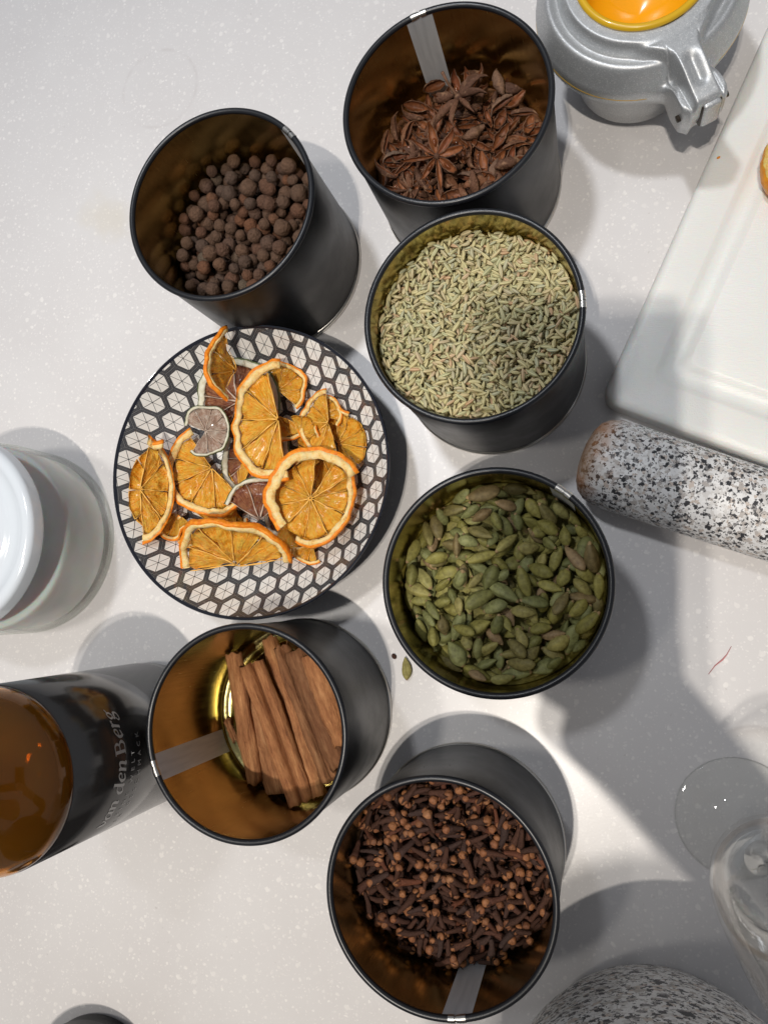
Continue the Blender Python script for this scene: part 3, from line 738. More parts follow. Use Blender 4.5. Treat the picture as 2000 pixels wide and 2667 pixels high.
# ------------------------------------------------------------------ dried citrus
def ztop(x, y):
    r = math.hypot(x - PC.x, y - PC.y)
    return float(np.interp(r, [p[0] for p in top], [p[1] for p in top]))
def citrus(kind, zx, zy, rad, h, a0, a1, label, tilt=0.0, tdir=0.0, fold=0.0, fdir=0.0, rind=None, seed=1, holes=(), rip=0.10, rw=0.17, nseg=10, flesh=None, cover=True, sq=1.0, sqd=0.0):
    rng = random.Random(seed)
    c = un(280 + zx / 2.212, 830 + zy / 2.212, h); s = rad / 2.212 / (F_ / (8.6 - h) * 0.83)
    rind = rind or (a0, a1)
    R3 = Matrix.Rotation(math.radians(tdir), 3, 'Z') @ Matrix.Rotation(math.radians(tilt), 3, 'Y') @ Matrix.Rotation(-math.radians(tdir), 3, 'Z')
    fd = math.radians(fdir); cf, sf = math.cos(fd), math.sin(fd); ph = rng.uniform(0, 6)
    qd = math.radians(sqd); cq, sq_ = math.cos(qd), math.sin(qd)
    def warp(x, y, z):
        r = math.hypot(x, y); a = math.atan2(y, x)
        z = z + rip * r * r * math.sin(3 * a + ph) + rip * 0.7 * r * math.sin(5 * a + 2 * ph) + 0.09 * mnoise.noise(Vector((x * 2.0, y * 2.0, seed))) + 0.03 * mnoise.noise(Vector((x * 6, y * 6, seed)))
        k_ = 1 + 0.10 * mnoise.noise(Vector((math.cos(a) * 1.3, math.sin(a) * 1.3, seed + 4))) + 0.035 * mnoise.noise(Vector((math.cos(a) * 5, math.sin(a) * 5, seed + 9))); x, y = x * k_, y * k_
        if sq != 1.0:
            u, w_ = x * cq + y * sq_, -x * sq_ + y * cq; u *= sq; x, y = u * cq - w_ * sq_, u * sq_ + w_ * cq
        if fold:
            u, w_ = x * cf + y * sf, -x * sf + y * cf
            k2 = fold; u2 = math.sin(k2 * u) / k2 - z * math.sin(k2 * u); z = (1 - math.cos(k2 * u)) / k2 + z * math.cos(k2 * u); u = u2
            x, y = u * cf - w_ * sf, u * sf + w_ * cf
        p = R3 @ Vector((x, y, z)) * s
        return p
    t = empty('orange_slice' if kind == 'o' else 'lime_slice', c)
    tag(t, label, 'orange slice' if kind == 'o' else 'lime slice')
    fl, rd, pi_, mm = (OFLESH, ORIND, OPITH, OMEM) if kind == 'o' else (flesh or LFLESH, LRIND, LPITH, LMEM)
    ri = 1 - rw; allV = []
    # rind and pith arc
    A0, A1 = map(math.radians, rind); n = max(8, int((A1 - A0) / 0.07))
    rindp = [(ri + rw * 0.62, 0.055), (0.985, 0.062), (1.0, 0.035), (1.0, -0.035), (0.985, -0.06), (ri + rw * 0.62, -0.055)]
    pithp = [(ri, -0.03), (ri - 0.01, 0.0), (ri + 0.005, 0.045), (ri + rw * 0.3, 0.066), (ri + rw * 0.66, 0.060), (ri + rw * 0.66, -0.05), (ri + rw * 0.2, -0.06), (ri, -0.03)]
    if kind == 'l':
        rindp = [(0.955, 0.03), (0.99, 0.035), (1.0, 0.02), (1.0, -0.045), (0.985, -0.05), (0.955, -0.045)]
        pithp = [(ri, -0.03), (ri - 0.01, 0.0), (ri + 0.01, 0.032), (0.965, 0.040), (0.965, -0.04), (ri, -0.03)]
    for nm, pr_, mt in (('rind', rindp, rd), ('pith', pithp, pi_)):
        V, F = [], []; k = len(pr_)
        for i in range(n + 1):
            f = i / n; a = A0 + (A1 - A0) * f; taper = min(1, min(f, 1 - f) * n / 1.5 + 0.35)
            for r_, z_ in pr_:
                r2 = 1 - (1 - r_) * (0.9 + 0.35 * mnoise.noise(Vector((a * 2, seed, 1))) + (0.13 * mnoise.noise(Vector((a * 9, seed, 3))) if r_ < 0.9 else 0))
                V.append(warp(r2 * math.cos(a), r2 * math.sin(a), z_ * (0.85 + 0.3 * mnoise.noise(Vector((a * 7, r_ * 3, seed)))) * taper))
        for i in range(n):
            for j in range(k - 1): F.append((i * k + j, (i + 1) * k + j, (i + 1) * k + j + 1, i * k + j + 1))
        for i in (0, n): F.append(tuple(range(i * k, i * k + k)))
        allV += V; obj(nm, mesh(nm, V, F, mt), t)
    # flesh segments
    step = 2 * PI / nseg; B0, B1 = math.radians(a0), math.radians(a1); ns = max(1, round((B1 - B0) / step)); step = (B1 - B0) / ns
    memV, memF = [], []
    for q in range(ns):
        s0, s1 = B0 + q * step, B0 + (q + 1) * step
        if q in holes: continue
        nr, na = 11, 10; V, F, ra, an = [], [], [], []
        ro = (ri + 0.015) * rng.uniform(0.97, 1.0); rin = 0.07 + rng.uniform(0, 0.03)
        for i in range(nr):
            fr = i / (nr - 1); r = rin + (ro - rin) * fr
            for j in range(na):
                fa = j / (na - 1); a = s0 + 0.02 + (s1 - s0 - 0.04) * fa
                r2 = r * (1 - 0.05 * (2 * fa - 1) ** 4 * (fr > 0.8))
                bulge = 0.012 * (1 - (2 * fa - 1) ** 2) * math.sin(PI * fr)
                z = -0.012 + bulge + 0.040 * mnoise.noise(Vector((r2 * 6, a * 5, seed + q * 3.3))) + 0.02 * mnoise.noise(Vector((r2 * 14, a * 16, seed)))
                V.append(warp(r2 * math.cos(a), r2 * math.sin(a), z)); ra.append(r); an.append(a + q * 3)
        for i in range(nr - 1):
            for j in range(na - 1): F.append((i * na + j, (i + 1) * na + j, (i + 1) * na + j + 1, i * na + j + 1))
        o = len(V)
        V2 = []
        for i in range(nr):
            fr = i / (nr - 1); r = rin + (ro - rin) * fr
            for j in range(na):
                fa = j / (na - 1); a = s0 + 0.02 + (s1 - s0 - 0.04) * fa
                V2.append(warp(r * math.cos(a), r * math.sin(a), -0.045)); ra.append(r); an.append(a + q * 3)
        V += V2
        for i in range(nr - 1):
            for j in range(na - 1): F.append((o + i * na + j, o + i * na + j + 1, o + (i + 1) * na + j + 1, o + (i + 1) * na + j))
        edge = [i * na for i in range(nr)] + [(nr - 1) * na + j for j in range(1, na)] + [i * na + na - 1 for i in range(nr - 2, -1, -1)] + [j for j in range(na - 2, 0, -1)]
        for a_i in range(len(edge)):
            e0, e1 = edge[a_i], edge[(a_i + 1) % len(edge)]; F.append((e0, e1, o + e1, o + e0))
        allV += V; obj('segment', mesh('segment', V, F, fl, attr={'rad': ra, 'ang': an}), t)
    for q in range(ns + 1):
        a = B0 + q * step; 
        pts = []
        for i in range(9):
            f = i / 8; r = 0.02 + (ri - 0.02) * f; aa = a + 0.06 * mnoise.noise(Vector((f * 3, q, seed)))
            pts.append(warp(r * math.cos(aa), r * math.sin(aa), 0.012))
        rd_ = [s * (0.020 if kind == 'l' else 0.015) * (1 - 0.55 * i / 8) * (0.25 + 1.1 * rng.random()) for i in range(9)]
        v_, f_ = tube(pts, rd_, 6); o = len(memV); memV += v_; memF += [tuple(i + o for i in g) for g in f_]
    obj('membrane', mesh('membrane', memV, memF, mm), t)
    # let it rest on the plate
    lo = min(v_.z + c.z - ztop(v_.x + c.x, v_.y + c.y) for v_ in allV)
    if lo < 0.012: t.location.z += (0.012 - lo) * S
    return t
citrus('l', 800, 500, 232, 0.26, -10, 350, 'dark dried lime slice at the top, half under orange peel', rind=(-20, 200), seed=3, flesh=LFLESH, tilt=-14, tdir=90, rip=0.02)
citrus('l', 850, 800, 205, 0.30, 0, 360, 'wine-dark dried lime slice low in the middle of the pile', rind=(10, 380), seed=4, flesh=LFLESH)
citrus('l', 1020, 1130, 120, 0.26, 0, 360, 'small dark lime slice mostly under the big round orange slice', rind=(0, 360), seed=18, flesh=LFLESH)
citrus('o', 1330, 720, 190, 0.42, -80, 130, 'translucent fan of orange flesh without much peel at the right edge of the pile', rind=(60, 118), seed=5, tilt=-12, tdir=0, fold=0.5, fdir=40, rip=0.07)
citrus('o', 620, 1190, 190, 0.26, -20, 140, 'short orange slice under the pile at its lower side', rind=(-25, 20), seed=6, tilt=10, tdir=80, sq=0.7, sqd=90)
citrus('o', 480, 1220, 95, 0.40, 120, 330, 'small curled piece of orange slice at the lower left of the pile', seed=7, tilt=20, tdir=200, nseg=8, rw=0.22)
citrus('o', 1080, 1080, 250, 0.30, 240, 330, 'orange slice under the big round one, its peel showing below', rind=(222, 312), seed=8, rip=0.02)
citrus('o', 820, 560, 150, 0.50, 20, 110, 'small bent orange slice just below the dark lime slice at the top', rind=(0, 120), seed=21, tilt=15, tdir=60)
citrus('o', 330, 1000, 300, 0.42, 100, 262, 'upright folded orange slice at the left edge of the plate', rind=(92, 112), seed=9, tilt=-38, tdir=180, fold=0.6, fdir=90, sq=0.62, sqd=0, rip=0.10)
citrus('o', 300, 1010, 285, 0.36, -78, 78, 'folded orange slice half leaning against the left side of the plate', rind=(-80, 82), seed=10, tilt=38, tdir=0, sq=0.62, sqd=0, rip=0.07)
citrus('o', 985, 560, 200, 0.46, 190, 330, 'orange slice with a straight band of peel crossing the upper pile', rind=(250, 345), seed=22, tilt=8, tdir=270, rip=0.05, sq=0.7, sqd=90)
citrus('o', 740, 300, 240, 0.80, 125, 235, 'thin orange slice standing on edge at the top of the pile', rind=(122, 240), seed=11, tilt=76, tdir=0, rip=0.02, fold=0.4, fdir=90)
citrus('o', 600, 860, 262, 0.44, 128, 318, 'half orange slice with a broad curved rind at the left of the pile', rind=(122, 322), seed=12, tilt=5, tdir=40, rip=0.03)
citrus('l', 565, 645, 142, 0.66, -120, 160, 'pale dried lime slice with a cut through it, lying on top of the pile', rind=(-125, 165), seed=13, flesh=PFLESH, tilt=6, tdir=20, nseg=9, rw=0.12)
citrus('o', 985, 580, 325, 0.74, 108, 282, 'long curved orange slice sweeping down the middle from its pointed tip', rind=(90, 285), seed=14, tilt=7, tdir=200, sq=0.88, sqd=0, rip=0.03)
citrus('o', 1270, 600, 178, 0.62, 95, 292, 'smaller orange slice curled round at the upper right of the pile', rind=(95, 292), seed=15, tilt=14, tdir=180, rip=0.04)
citrus('o', 1225, 560, 118, 0.56, -10, 120, 'small orange rind piece inside the curled slice at the upper right', rind=(-30, 100), seed=23, tilt=12, tdir=60, rip=0.06)
citrus('l', 880, 1160, 238, 0.56, 42, 152, 'dark wedge of lime slice with a green and white rind arching over it', rind=(48, 158), seed=16, flesh=LFLESH, tilt=5, tdir=90, rip=0.02, rw=0.10)
citrus('o', 745, 1420, 320, 0.54, 8, 188, 'half orange slice leaning at the bottom edge of the plate', rind=(4, 184), seed=17, tilt=-44, tdir=90, sq=1.0, rip=0.03)
citrus('o', 1170, 1035, 245, 0.66, -60, 300, 'big round orange slice lying face up on the right of the pile', rind=(-110, 118), seed=19, tilt=4, tdir=120, rip=0.03, holes=(3,))
citrus('o', 1190, 1030, 262, 0.74, 30, 60, 'wide arc of thick orange pith and peel over the big round slice', rind=(28, 222), seed=20, tilt=5, tdir=300, rw=0.26, rip=0.02)

citrus('o', 1240, 800, 210, 0.34, 120, 330, 'broken orange slice low in the pile at its right side', rind=(200, 330), seed=36, tilt=-10, tdir=30, rip=0.12, fold=0.5, fdir=80)
citrus('o', 760, 1010, 190, 0.30, 60, 260, 'orange slice low in the middle of the pile, mostly covered', rind=(150, 260), seed=37, tilt=8, tdir=200, rip=0.10)
citrus('o', 1000, 420, 150, 0.42, -40, 120, 'small orange slice with dark pulp behind the long curved one', rind=(-45, 125), seed=38, tilt=18, tdir=20, rip=0.10, fold=0.6, fdir=30)
citrus('o', 960, 720, 150, 0.40, 30, 200, 'torn scrap of orange flesh under the long curved slice', rind=(60, 100), seed=31, tilt=14, tdir=120, rip=0.12, fold=0.7, fdir=20)
citrus('o', 1110, 680, 130, 0.52, -30, 110, 'small shrivelled orange scrap between the curved slices', rind=(-30, 30), seed=32, tilt=-16, tdir=60, rip=0.14, fold=0.8, fdir=100)
citrus('o', 700, 1180, 170, 0.34, 200, 330, 'crumpled orange scrap between the left half slice and the bottom one', rind=(215, 260), seed=33, tilt=12, tdir=260, rip=0.12, fold=0.6, fdir=60)
citrus('o', 420, 1130, 140, 0.36, 180, 330, 'curled orange scrap beside the folded slice on the left', rind=(200, 320), seed=34, tilt=18, tdir=90, rip=0.12, fold=0.8, fdir=0)
citrus('o', 1190, 1300, 110, 0.34, 200, 290, 'little strip of orange peel at the lower right of the pile', rind=(190, 300), seed=35, tilt=10, tdir=90, rip=0.08)

# ------------------------------------------------------------------ glass materials
def thin_glass(name, tint, rim=0.35, rough=0.0, gl=0.9, ior=1.33):
    m = Mat(name); nt = m.nt
    tr = m.new('ShaderNodeBsdfTransparent'); g = m.new('ShaderNodeBsdfGlossy'); g.inputs['Roughness'].default_value = rough
    g.inputs['Color'].default_value = (gl, gl, gl, 1)
    lw = m.new('ShaderNodeLayerWeight'); lw.inputs['Blend'].default_value = rim
    fr = m.new('ShaderNodeFresnel'); fr.inputs['IOR'].default_value = ior
    f = N(nt, lw.outputs['Facing'])
    m.link(m.mix(f.smooth(0.35, 1.0), (0.985, 0.988, 0.982), tint), tr.inputs['Color'])
    x = m.new('ShaderNodeMixShader'); m.link(N(nt, fr.outputs[0]).min(0.50) * 0.95, x.inputs[0]); m.link(tr.outputs[0], x.inputs[1]); m.link(g.outputs[0], x.inputs[2])
    m.link(x.outputs[0], nt.nodes['Material Output'].inputs['Surface']); return m.m
CLEAR = thin_glass('clear_thin_glass', (0.90, 0.94, 0.88), gl=0.9, ior=1.38)
CLEARW = thin_glass('clear_wine_glass', (0.97, 0.96, 0.95), 0.3, gl=0.9, ior=1.36)

# ------------------------------------------------------------------ glass jar with white lid
m = Mat('white_enamel_lid').set(base=(0.74, 0.79, 0.84), rough=0.12, coat=0.5); m.bump(m.noise(m.coord(), 60, 2), 0.03, 0.001); WLID = m.m
m = Mat('fine_white_sugar').set(rough=0.8, sss=0.8, sss_scale=0.012); n = m.noise(m.coord(), 60, 4)
m.color(m.ramp(n, [(0.3, (0.78, 0.77, 0.73)), (0.7, (0.85, 0.84, 0.80))])); m.bump(m.noise(m.coord(), 2500, 2), 0.4, 0.0004); SUGAR = m.m
JC = (-6.75, 0.47, 0)
jar = empty('glass_jar', JC); tag(jar, 'clear glass jar of white sugar with a glossy white lid', 'jar')
outp = [(0.0, 0.0), (1.00, 0.0), (1.085, 0.02), (1.12, 0.07), (1.12, 0.70), (1.11, 0.82), (1.07, 0.92), (0.99, 0.985), (0.965, 1.03), (0.960, 1.30)]
obj('glass', mesh('glass', *lathe(outp, 128), mats=CLEAR), jar)
obj('glass_base', mesh('glass_base', *lathe([(0.0, 0.05), (0.97, 0.05), (1.04, 0.08), (1.055, 0.12), (1.055, 0.13)], 96), mats=CLEAR), jar)
0 and obj('inner_glass', mesh('inner_glass', *lathe([(1.06, 0.12), (1.06, 0.80), (1.02, 0.90), (0.94, 0.96), (0.915, 1.02), (0.915, 1.2)], 96), mats=CLEAR), jar)
sg = obj('sugar', mesh('sugar', *lathe([(0.0, 0.07), (1.02, 0.07), (1.052, 0.12), (1.072, 0.78), (1.04, 0.84), (0.8, 0.83), (0.4, 0.86), (0.0, 0.85)], 96), mats=SUGAR), None, JC)
tag(sg, 'fine white sugar filling the glass jar', 'sugar', kind='stuff')
lid = [(0.0, 1.40), (0.62, 1.40), (0.66, 1.415), (0.72, 1.415), (0.76, 1.395), (0.80, 1.39), (0.90, 1.40), (0.94, 1.44), (1.01, 1.455), (1.065, 1.435), (1.085, 1.40), (1.088, 1.29), (1.092, 1.28), (1.09, 1.265), (1.07, 1.26), (1.07, 1.36)]
obj('lid', mesh('lid', *lathe(lid, 128), mats=WLID), jar)

# ------------------------------------------------------------------ amber bottle
m = Mat('amber_glass').set(base=(0.42, 0.125, 0.018), rough=0.02, trans=0.91, ior=1.45)
n = m.noise(m.coord(), 30, 2); m.color(m.ramp(n, [(0.3, (0.76, 0.27, 0.022)), (0.7, (0.86, 0.36, 0.04))])); m.bump(m.noise(m.coord(), 22, 2), 0.10, 0.01); AMBER = m.m
m = Mat('dark_bottle_sleeve').set(base=(0.020, 0.019, 0.019), rough=0.15, spec=0.9); m.bump(m.noise(m.coord(), 25, 2), 0.05, 0.004); SLEEVE = m.m
m = Mat('dark_drink').set(base=(0.010, 0.005, 0.004), rough=0.08); DRINK = m.m
m = Mat('grey_print').set(base=(0.50, 0.49, 0.48), rough=0.4); PRINT = m.m
BC = (-5.0, -1.72, 0); BRD = 0.80
bt = empty('amber_bottle', BC); tag(bt, 'brown glass bottle with dark sleeve and van den Berg lettering, at the left edge', 'bottle')
sh = [(0.79, 2.56), (0.80, 2.58), (0.80, 2.62), (0.785, 2.69), (0.74, 2.79), (0.66, 2.89), (0.55, 2.97), (0.45, 3.03), (0.36, 3.10), (0.31, 3.20), (0.295, 3.34), (0.295, 4.6)]
sh_in = [(max(r - 0.045, 0.2), z - 0.02 if z > 2.6 else z) for r, z in reversed(sh)]
obj('shoulder', mesh('shoulder', *lathe(sh + sh_in + [sh[0]], 128), mats=AMBER), bt)
obj('body', mesh('body', *lathe([(0.0, 0.03), (0.60, 0.0), (0.72, 0.0), (0.785, 0.05), (0.795, 0.12), (0.795, 2.58)], 128), mats=SLEEVE), bt)
lb = obj('sleeve', mesh('sleeve', *lathe([(0.795, 0.28), (BRD + 0.004, 0.283), (BRD + 0.004, 2.57), (0.795, 2.575)], 128), mats=SLEEVE), bt)
obj('drink', mesh('drink', *lathe([(0.0, 0.1), (0.70, 0.1), (0.755, 0.2), (0.745, 2.30), (0.0, 2.30)], 64), mats=DRINK), bt)

# lettering: variable-width serif strokes in a 1-unit em, wrapped round the bottle
def stroke(pts, wds, n=8):
    P, W = [], []
    for i in range(len(pts) - 1):
        p0 = pts[max(i - 1, 0)]; p1 = pts[i]; p2 = pts[i + 1]; p3 = pts[min(i + 2, len(pts) - 1)]
        for k in range(n):
            t = k / n
            P.append(tuple(0.5 * ((2 * b) + (-a + c) * t + (2 * a - 5 * b + 4 * c - d) * t * t + (-a + 3 * b - 3 * c + d) * t ** 3) for a, b, c, d in zip(p0, p1, p2, p3)))
            W.append(wds[i] + (wds[i + 1] - wds[i]) * t)
    P.append(pts[-1]); W.append(wds[-1]); V, F = [], []
    for i, (x, y) in enumerate(P):
        a = P[max(i - 1, 0)]; b = P[min(i + 1, len(P) - 1)]; dx, dy = b[0] - a[0], b[1] - a[1]; l = math.hypot(dx, dy) or 1
        V += [(x - dy / l * W[i] / 2, y + dx / l * W[i] / 2), (x + dy / l * W[i] / 2, y - dx / l * W[i] / 2)]
    for i in range(len(P) - 1): F.append((2 * i, 2 * i + 1, 2 * i + 3, 2 * i + 2))
    return V, F
T_, K_ = 0.045, 0.125
GL = {  # x-height 0.5, cap height 0.75; upright here, slanted afterwards
 'v': (0.46, [([(0.02, 0.48), (0.10, 0.47), (0.22, 0.02)], [T_, K_, K_]), ([(0.22, 0.02), (0.36, 0.2), (0.42, 0.48)], [K_, T_, T_ * 1.6])]),
 'a': (0.50, [([(0.40, 0.46), (0.22, 0.50), (0.07, 0.28), (0.12, 0.03), (0.26, 0.06), (0.39, 0.30)], [T_, T_, K_, K_ * .8, T_, T_]), ([(0.41, 0.49), (0.38, 0.15), (0.41, 0.02), (0.50, 0.08)], [K_, K_, K_ * .7, T_])]),
 'n': (0.54, [([(0.02, 0.46), (0.10, 0.47), (0.10, 0.0)], [T_, K_, K_]), ([(0.11, 0.32), (0.24, 0.48), (0.36, 0.46), (0.38, 0.30), (0.37, 0.04), (0.47, 0.06)], [T_, T_ * 1.5, K_ * .9, K_, K_, T_])]),
 'd': (0.52, [([(0.38, 0.42), (0.20, 0.49), (0.06, 0.28), (0.12, 0.03), (0.26, 0.05), (0.38, 0.24)], [T_, T_, K_, K_ * .8, T_, T_]), ([(0.40, 0.78), (0.40, 0.12), (0.42, 0.01), (0.50, 0.06)], [K_, K_, K_ * .7, T_]), ([(0.28, 0.77), (0.40, 0.78)], [T_, T_])]),
 'e': (0.45, [([(0.08, 0.24), (0.34, 0.30), (0.36, 0.45), (0.22, 0.49), (0.07, 0.26), (0.16, 0.02), (0.38, 0.10)], [T_, T_, K_ * .7, T_, K_, K_ * .8, T_])]),
 'B': (0.66, [([(0.15, 0.0), (0.15, 0.75)], [K_ * 1.1, K_ * 1.1]), ([(0.02, 0.02), (0.30, 0.02)], [T_, T_]), ([(0.02, 0.73), (0.30, 0.73)], [T_, T_]), ([(0.2, 0.73), (0.42, 0.72), (0.50, 0.56), (0.40, 0.41), (0.2, 0.39)], [T_, T_ * 1.5, K_, T_ * 1.5, T_]), ([(0.2, 0.39), (0.46, 0.38), (0.57, 0.20), (0.44, 0.03), (0.2, 0.02)], [T_, T_ * 1.5, K_ * 1.1, T_ * 1.5, T_])]),
 'r': (0.38, [([(0.02, 0.46), (0.10, 0.47), (0.10, 0.0)], [T_, K_, K_]), ([(0.11, 0.30), (0.22, 0.47), (0.33, 0.44)], [T_, T_ * 1.6, K_ * .9])]),
 'g': (0.50, [([(0.20, 0.49), (0.07, 0.34), (0.18, 0.18), (0.34, 0.30), (0.30, 0.47), (0.20, 0.49)], [T_, K_ * .8, T_ * 1.4, K_ * .8, T_ * 1.4, T_]), ([(0.33, 0.42), (0.50, 0.50)], [T_ * 1.4, T_ * 1.4]), ([(0.16, 0.19), (0.08, 0.09), (0.36, 0.02), (0.36, -0.16), (0.14, -0.22), (0.03, -0.12), (0.14, 0.0)], [T_, T_ * 1.6, K_ * .9, T_ * 1.6, T_, T_ * 1.4, T_])]),
}
def lettering(text, size, track=0.0):
    V, F = [], []; x = 0
    for ch in text:
        if ch == ' ': x += 0.20; continue
        wd_, st = GL[ch]; sl = 0.0 if ch == 'B' else 0.20
        for p, q in st:
            v_, f_ = stroke(p, q); o = len(V); V += [(x + a + b * sl, b) for a, b in v_]; F += [tuple(i + o for i in g) for g in f_]
        x += wd_ + track
    return [(a * size, b * size) for a, b in V], F, x * size
def wrap_bottle(name, V2, F, phi_end, length, h0, lift=0.008):
    V = [((BRD + lift) * math.cos(phi_end - (length - a) / BRD), (BRD + lift) * math.sin(phi_end - (length - a) / BRD), h0 + b) for a, b in V2]
    return obj(name, mesh(name, V, F, PRINT), bt)
V2, F2, ln = lettering('van den Berg', 0.215)
V2 = V2; wrap_bottle('lettering', V2, F2, math.radians(40), ln, 1.80)
def small_text(txt, size, phi_end, h0, space=1.9):
    cu = bpy.data.curves.new('small_lettering', 'FONT'); cu.body = txt; cu.size = size; cu.space_character = space; cu.resolution_u = 2
    to = bpy.data.objects.new('tmp', cu); COL.objects.link(to); dg = bpy.context.evaluated_depsgraph_get()
    me = bpy.data.meshes.new_from_object(to.evaluated_get(dg)); bpy.data.objects.remove(to)
    V = [(v_.co.x, v_.co.y) for v_ in me.vertices]; F = [tuple(p.vertices) for p in me.polygons]; ln = max(v_[0] for v_ in V)
    wrap_bottle('small_lettering', V, F, phi_end, ln, h0)
small_text('EINE WELT', 0.075, math.radians(10), 1.66)
small_text('VOLLER GESCHMACK', 0.075, math.radians(21), 1.55)

# ------------------------------------------------------------------ cutting board
m = Mat('white_cutting_board').set(rough=0.32, sss=0.25, sss_scale=0.006, spec=0.4)
v = m.coord(); n = m.noise(v, 22, 3); m.color(m.ramp(n, [(0.3, (0.79, 0.79, 0.75)), (0.7, (0.83, 0.83, 0.80))]))
mk = m.noise(v, 12, 3).smooth(0.48, 0.66)
m.bump(m.noise(m.coord('Object', (1, 6, 1), (0, 0, 0.9)), 300, 4) + mk * m.noise(v, 1500, 2) * 2.2, 0.22, 0.0008); BOARD = m.m
O_ = Vector((0.070, 1.975, 0)); eu = Vector((0.396, 0.918, 0)).normalized(); ev = Vector((eu.y, -eu.x, 0))
LU, LV = 8.0, 6.0
def rring(ins, z, rc, seg=8):
    r = max(rc - ins, 0.04); V = []
    for (cu_, cv_), a0 in (((ins + r, ins + r), 180), ((LU - ins - r, ins + r), 270), ((LU - ins - r, LV - ins - r), 0), ((ins + r, LV - ins - r), 90)):
        for i in range(seg + 1):
            a = math.radians(a0 + 90 * i / seg); V.append(O_ + eu * (cu_ + r * math.cos(a)) + ev * (cv_ + r * math.sin(a)) + Vector((0, 0, z)))
    return V
rings = [(0.02, 0.0, .16), (0.0, 0.03, .16), (0.0, 0.23, .16), (0.015, 0.262, .16), (0.045, 0.281, .16), (0.085, 0.289, .16), (0.10, 0.290, .16), (0.36, 0.290, .5), (0.385, 0.284, .5), (0.42, 0.250, .55), (0.48, 0.228, .6), (0.54, 0.230, .65), (0.60, 0.255, .7), (0.64, 0.284, .75), (0.665, 0.290, .78), (1.2, 0.290, 1.3), (2.6, 0.290, 2.7)]
V, F = [], []
for ins, z, rc in rings: V += rring(ins, z, rc)
k = 36
for j in range(len(rings) - 1):
    for i in range(k): F.append((j * k + i, j * k + (i + 1) % k, (j + 1) * k + (i + 1) % k, (j + 1) * k + i))
F.append(tuple((len(rings) - 1) * k + i for i in range(k))); F.append(tuple(range(k - 1, -1, -1)))
cb = obj('cutting_board', mesh('cutting_board', V, F, BOARD)); tag(cb, 'thick white plastic cutting board with a juice groove', 'cutting board')

# squeezed orange peel and a crumb of zest on the board
m = Mat('fresh_peel').set(rough=0.42, sss=0.3, sss_scale=0.002); n = m.noise(m.coord(), 500, 3); m.color(m.ramp(n, [(0.3, (0.80, 0.27, 0.006)), (0.7, (0.88, 0.36, 0.012))])); m.bump(n, 0.5, 0.001); FPEEL = m.m
m = Mat('squeezed_pulp').set(rough=0.6, sss=0.3, sss_scale=0.002); n = m.noise(m.coord(), 260, 5, 0.7); m.color(m.ramp(n, [(0.35, (0.82, 0.42, 0.04)), (0.6, (0.86, 0.62, 0.20))])); m.bump(n, 1.0, 0.002); PULP = m.m
pc = un(2098, 455, 0.29)
pc = un(2084, 452, 0.29); pe = empty('orange_peel_half', pc); pe.scale = (0.78, 0.78, 0.8); tag(pe, 'squeezed half of fresh orange peel at the right edge of the cutting board', 'orange peel')
def rough_lathe(prof, n, amp, seed, fr=4):
    V, F = lathe(prof, n); out = []
    for x, y, z in V:
        r = math.hypot(x, y); a = math.atan2(y, x); k = 1 + amp * mnoise.noise(Vector((math.cos(a) * fr * 0.5, math.sin(a) * fr * 0.5, seed + z * 2))) + amp * 0.3 * mnoise.noise(Vector((math.cos(a) * fr * 2, math.sin(a) * fr * 2, seed + z * 4)))
        out.append((x * k, y * k, z))
    return out, F
obj('rind', mesh('rind', *rough_lathe([(0.0, 0.01), (0.25, 0.012), (0.42, 0.05), (0.52, 0.15), (0.555, 0.27), (0.545, 0.36), (0.52, 0.40)], 64, 0.12, 3), mats=FPEEL), pe)
obj('pulp', mesh('pulp', *rough_lathe([(0.52, 0.40), (0.50, 0.42), (0.44, 0.41), (0.40, 0.36), (0.30, 0.30), (0.15, 0.26), (0.0, 0.25)], 64, 0.12, 3), mats=PULP), pe)
V, F = icosphere(1); zc = obj('zest_crumb', mesh('zest_crumb', [(v_.x * 0.020, v_.y * 0.012, v_.z * 0.007 + 0.006) for v_ in V], F, FPEEL), None, un(1871, 410, 0.29)); zc.rotation_euler = (0, 0, 0.5)
tag(zc, 'tiny orange zest crumb on the left edge of the cutting board', 'zest crumb')

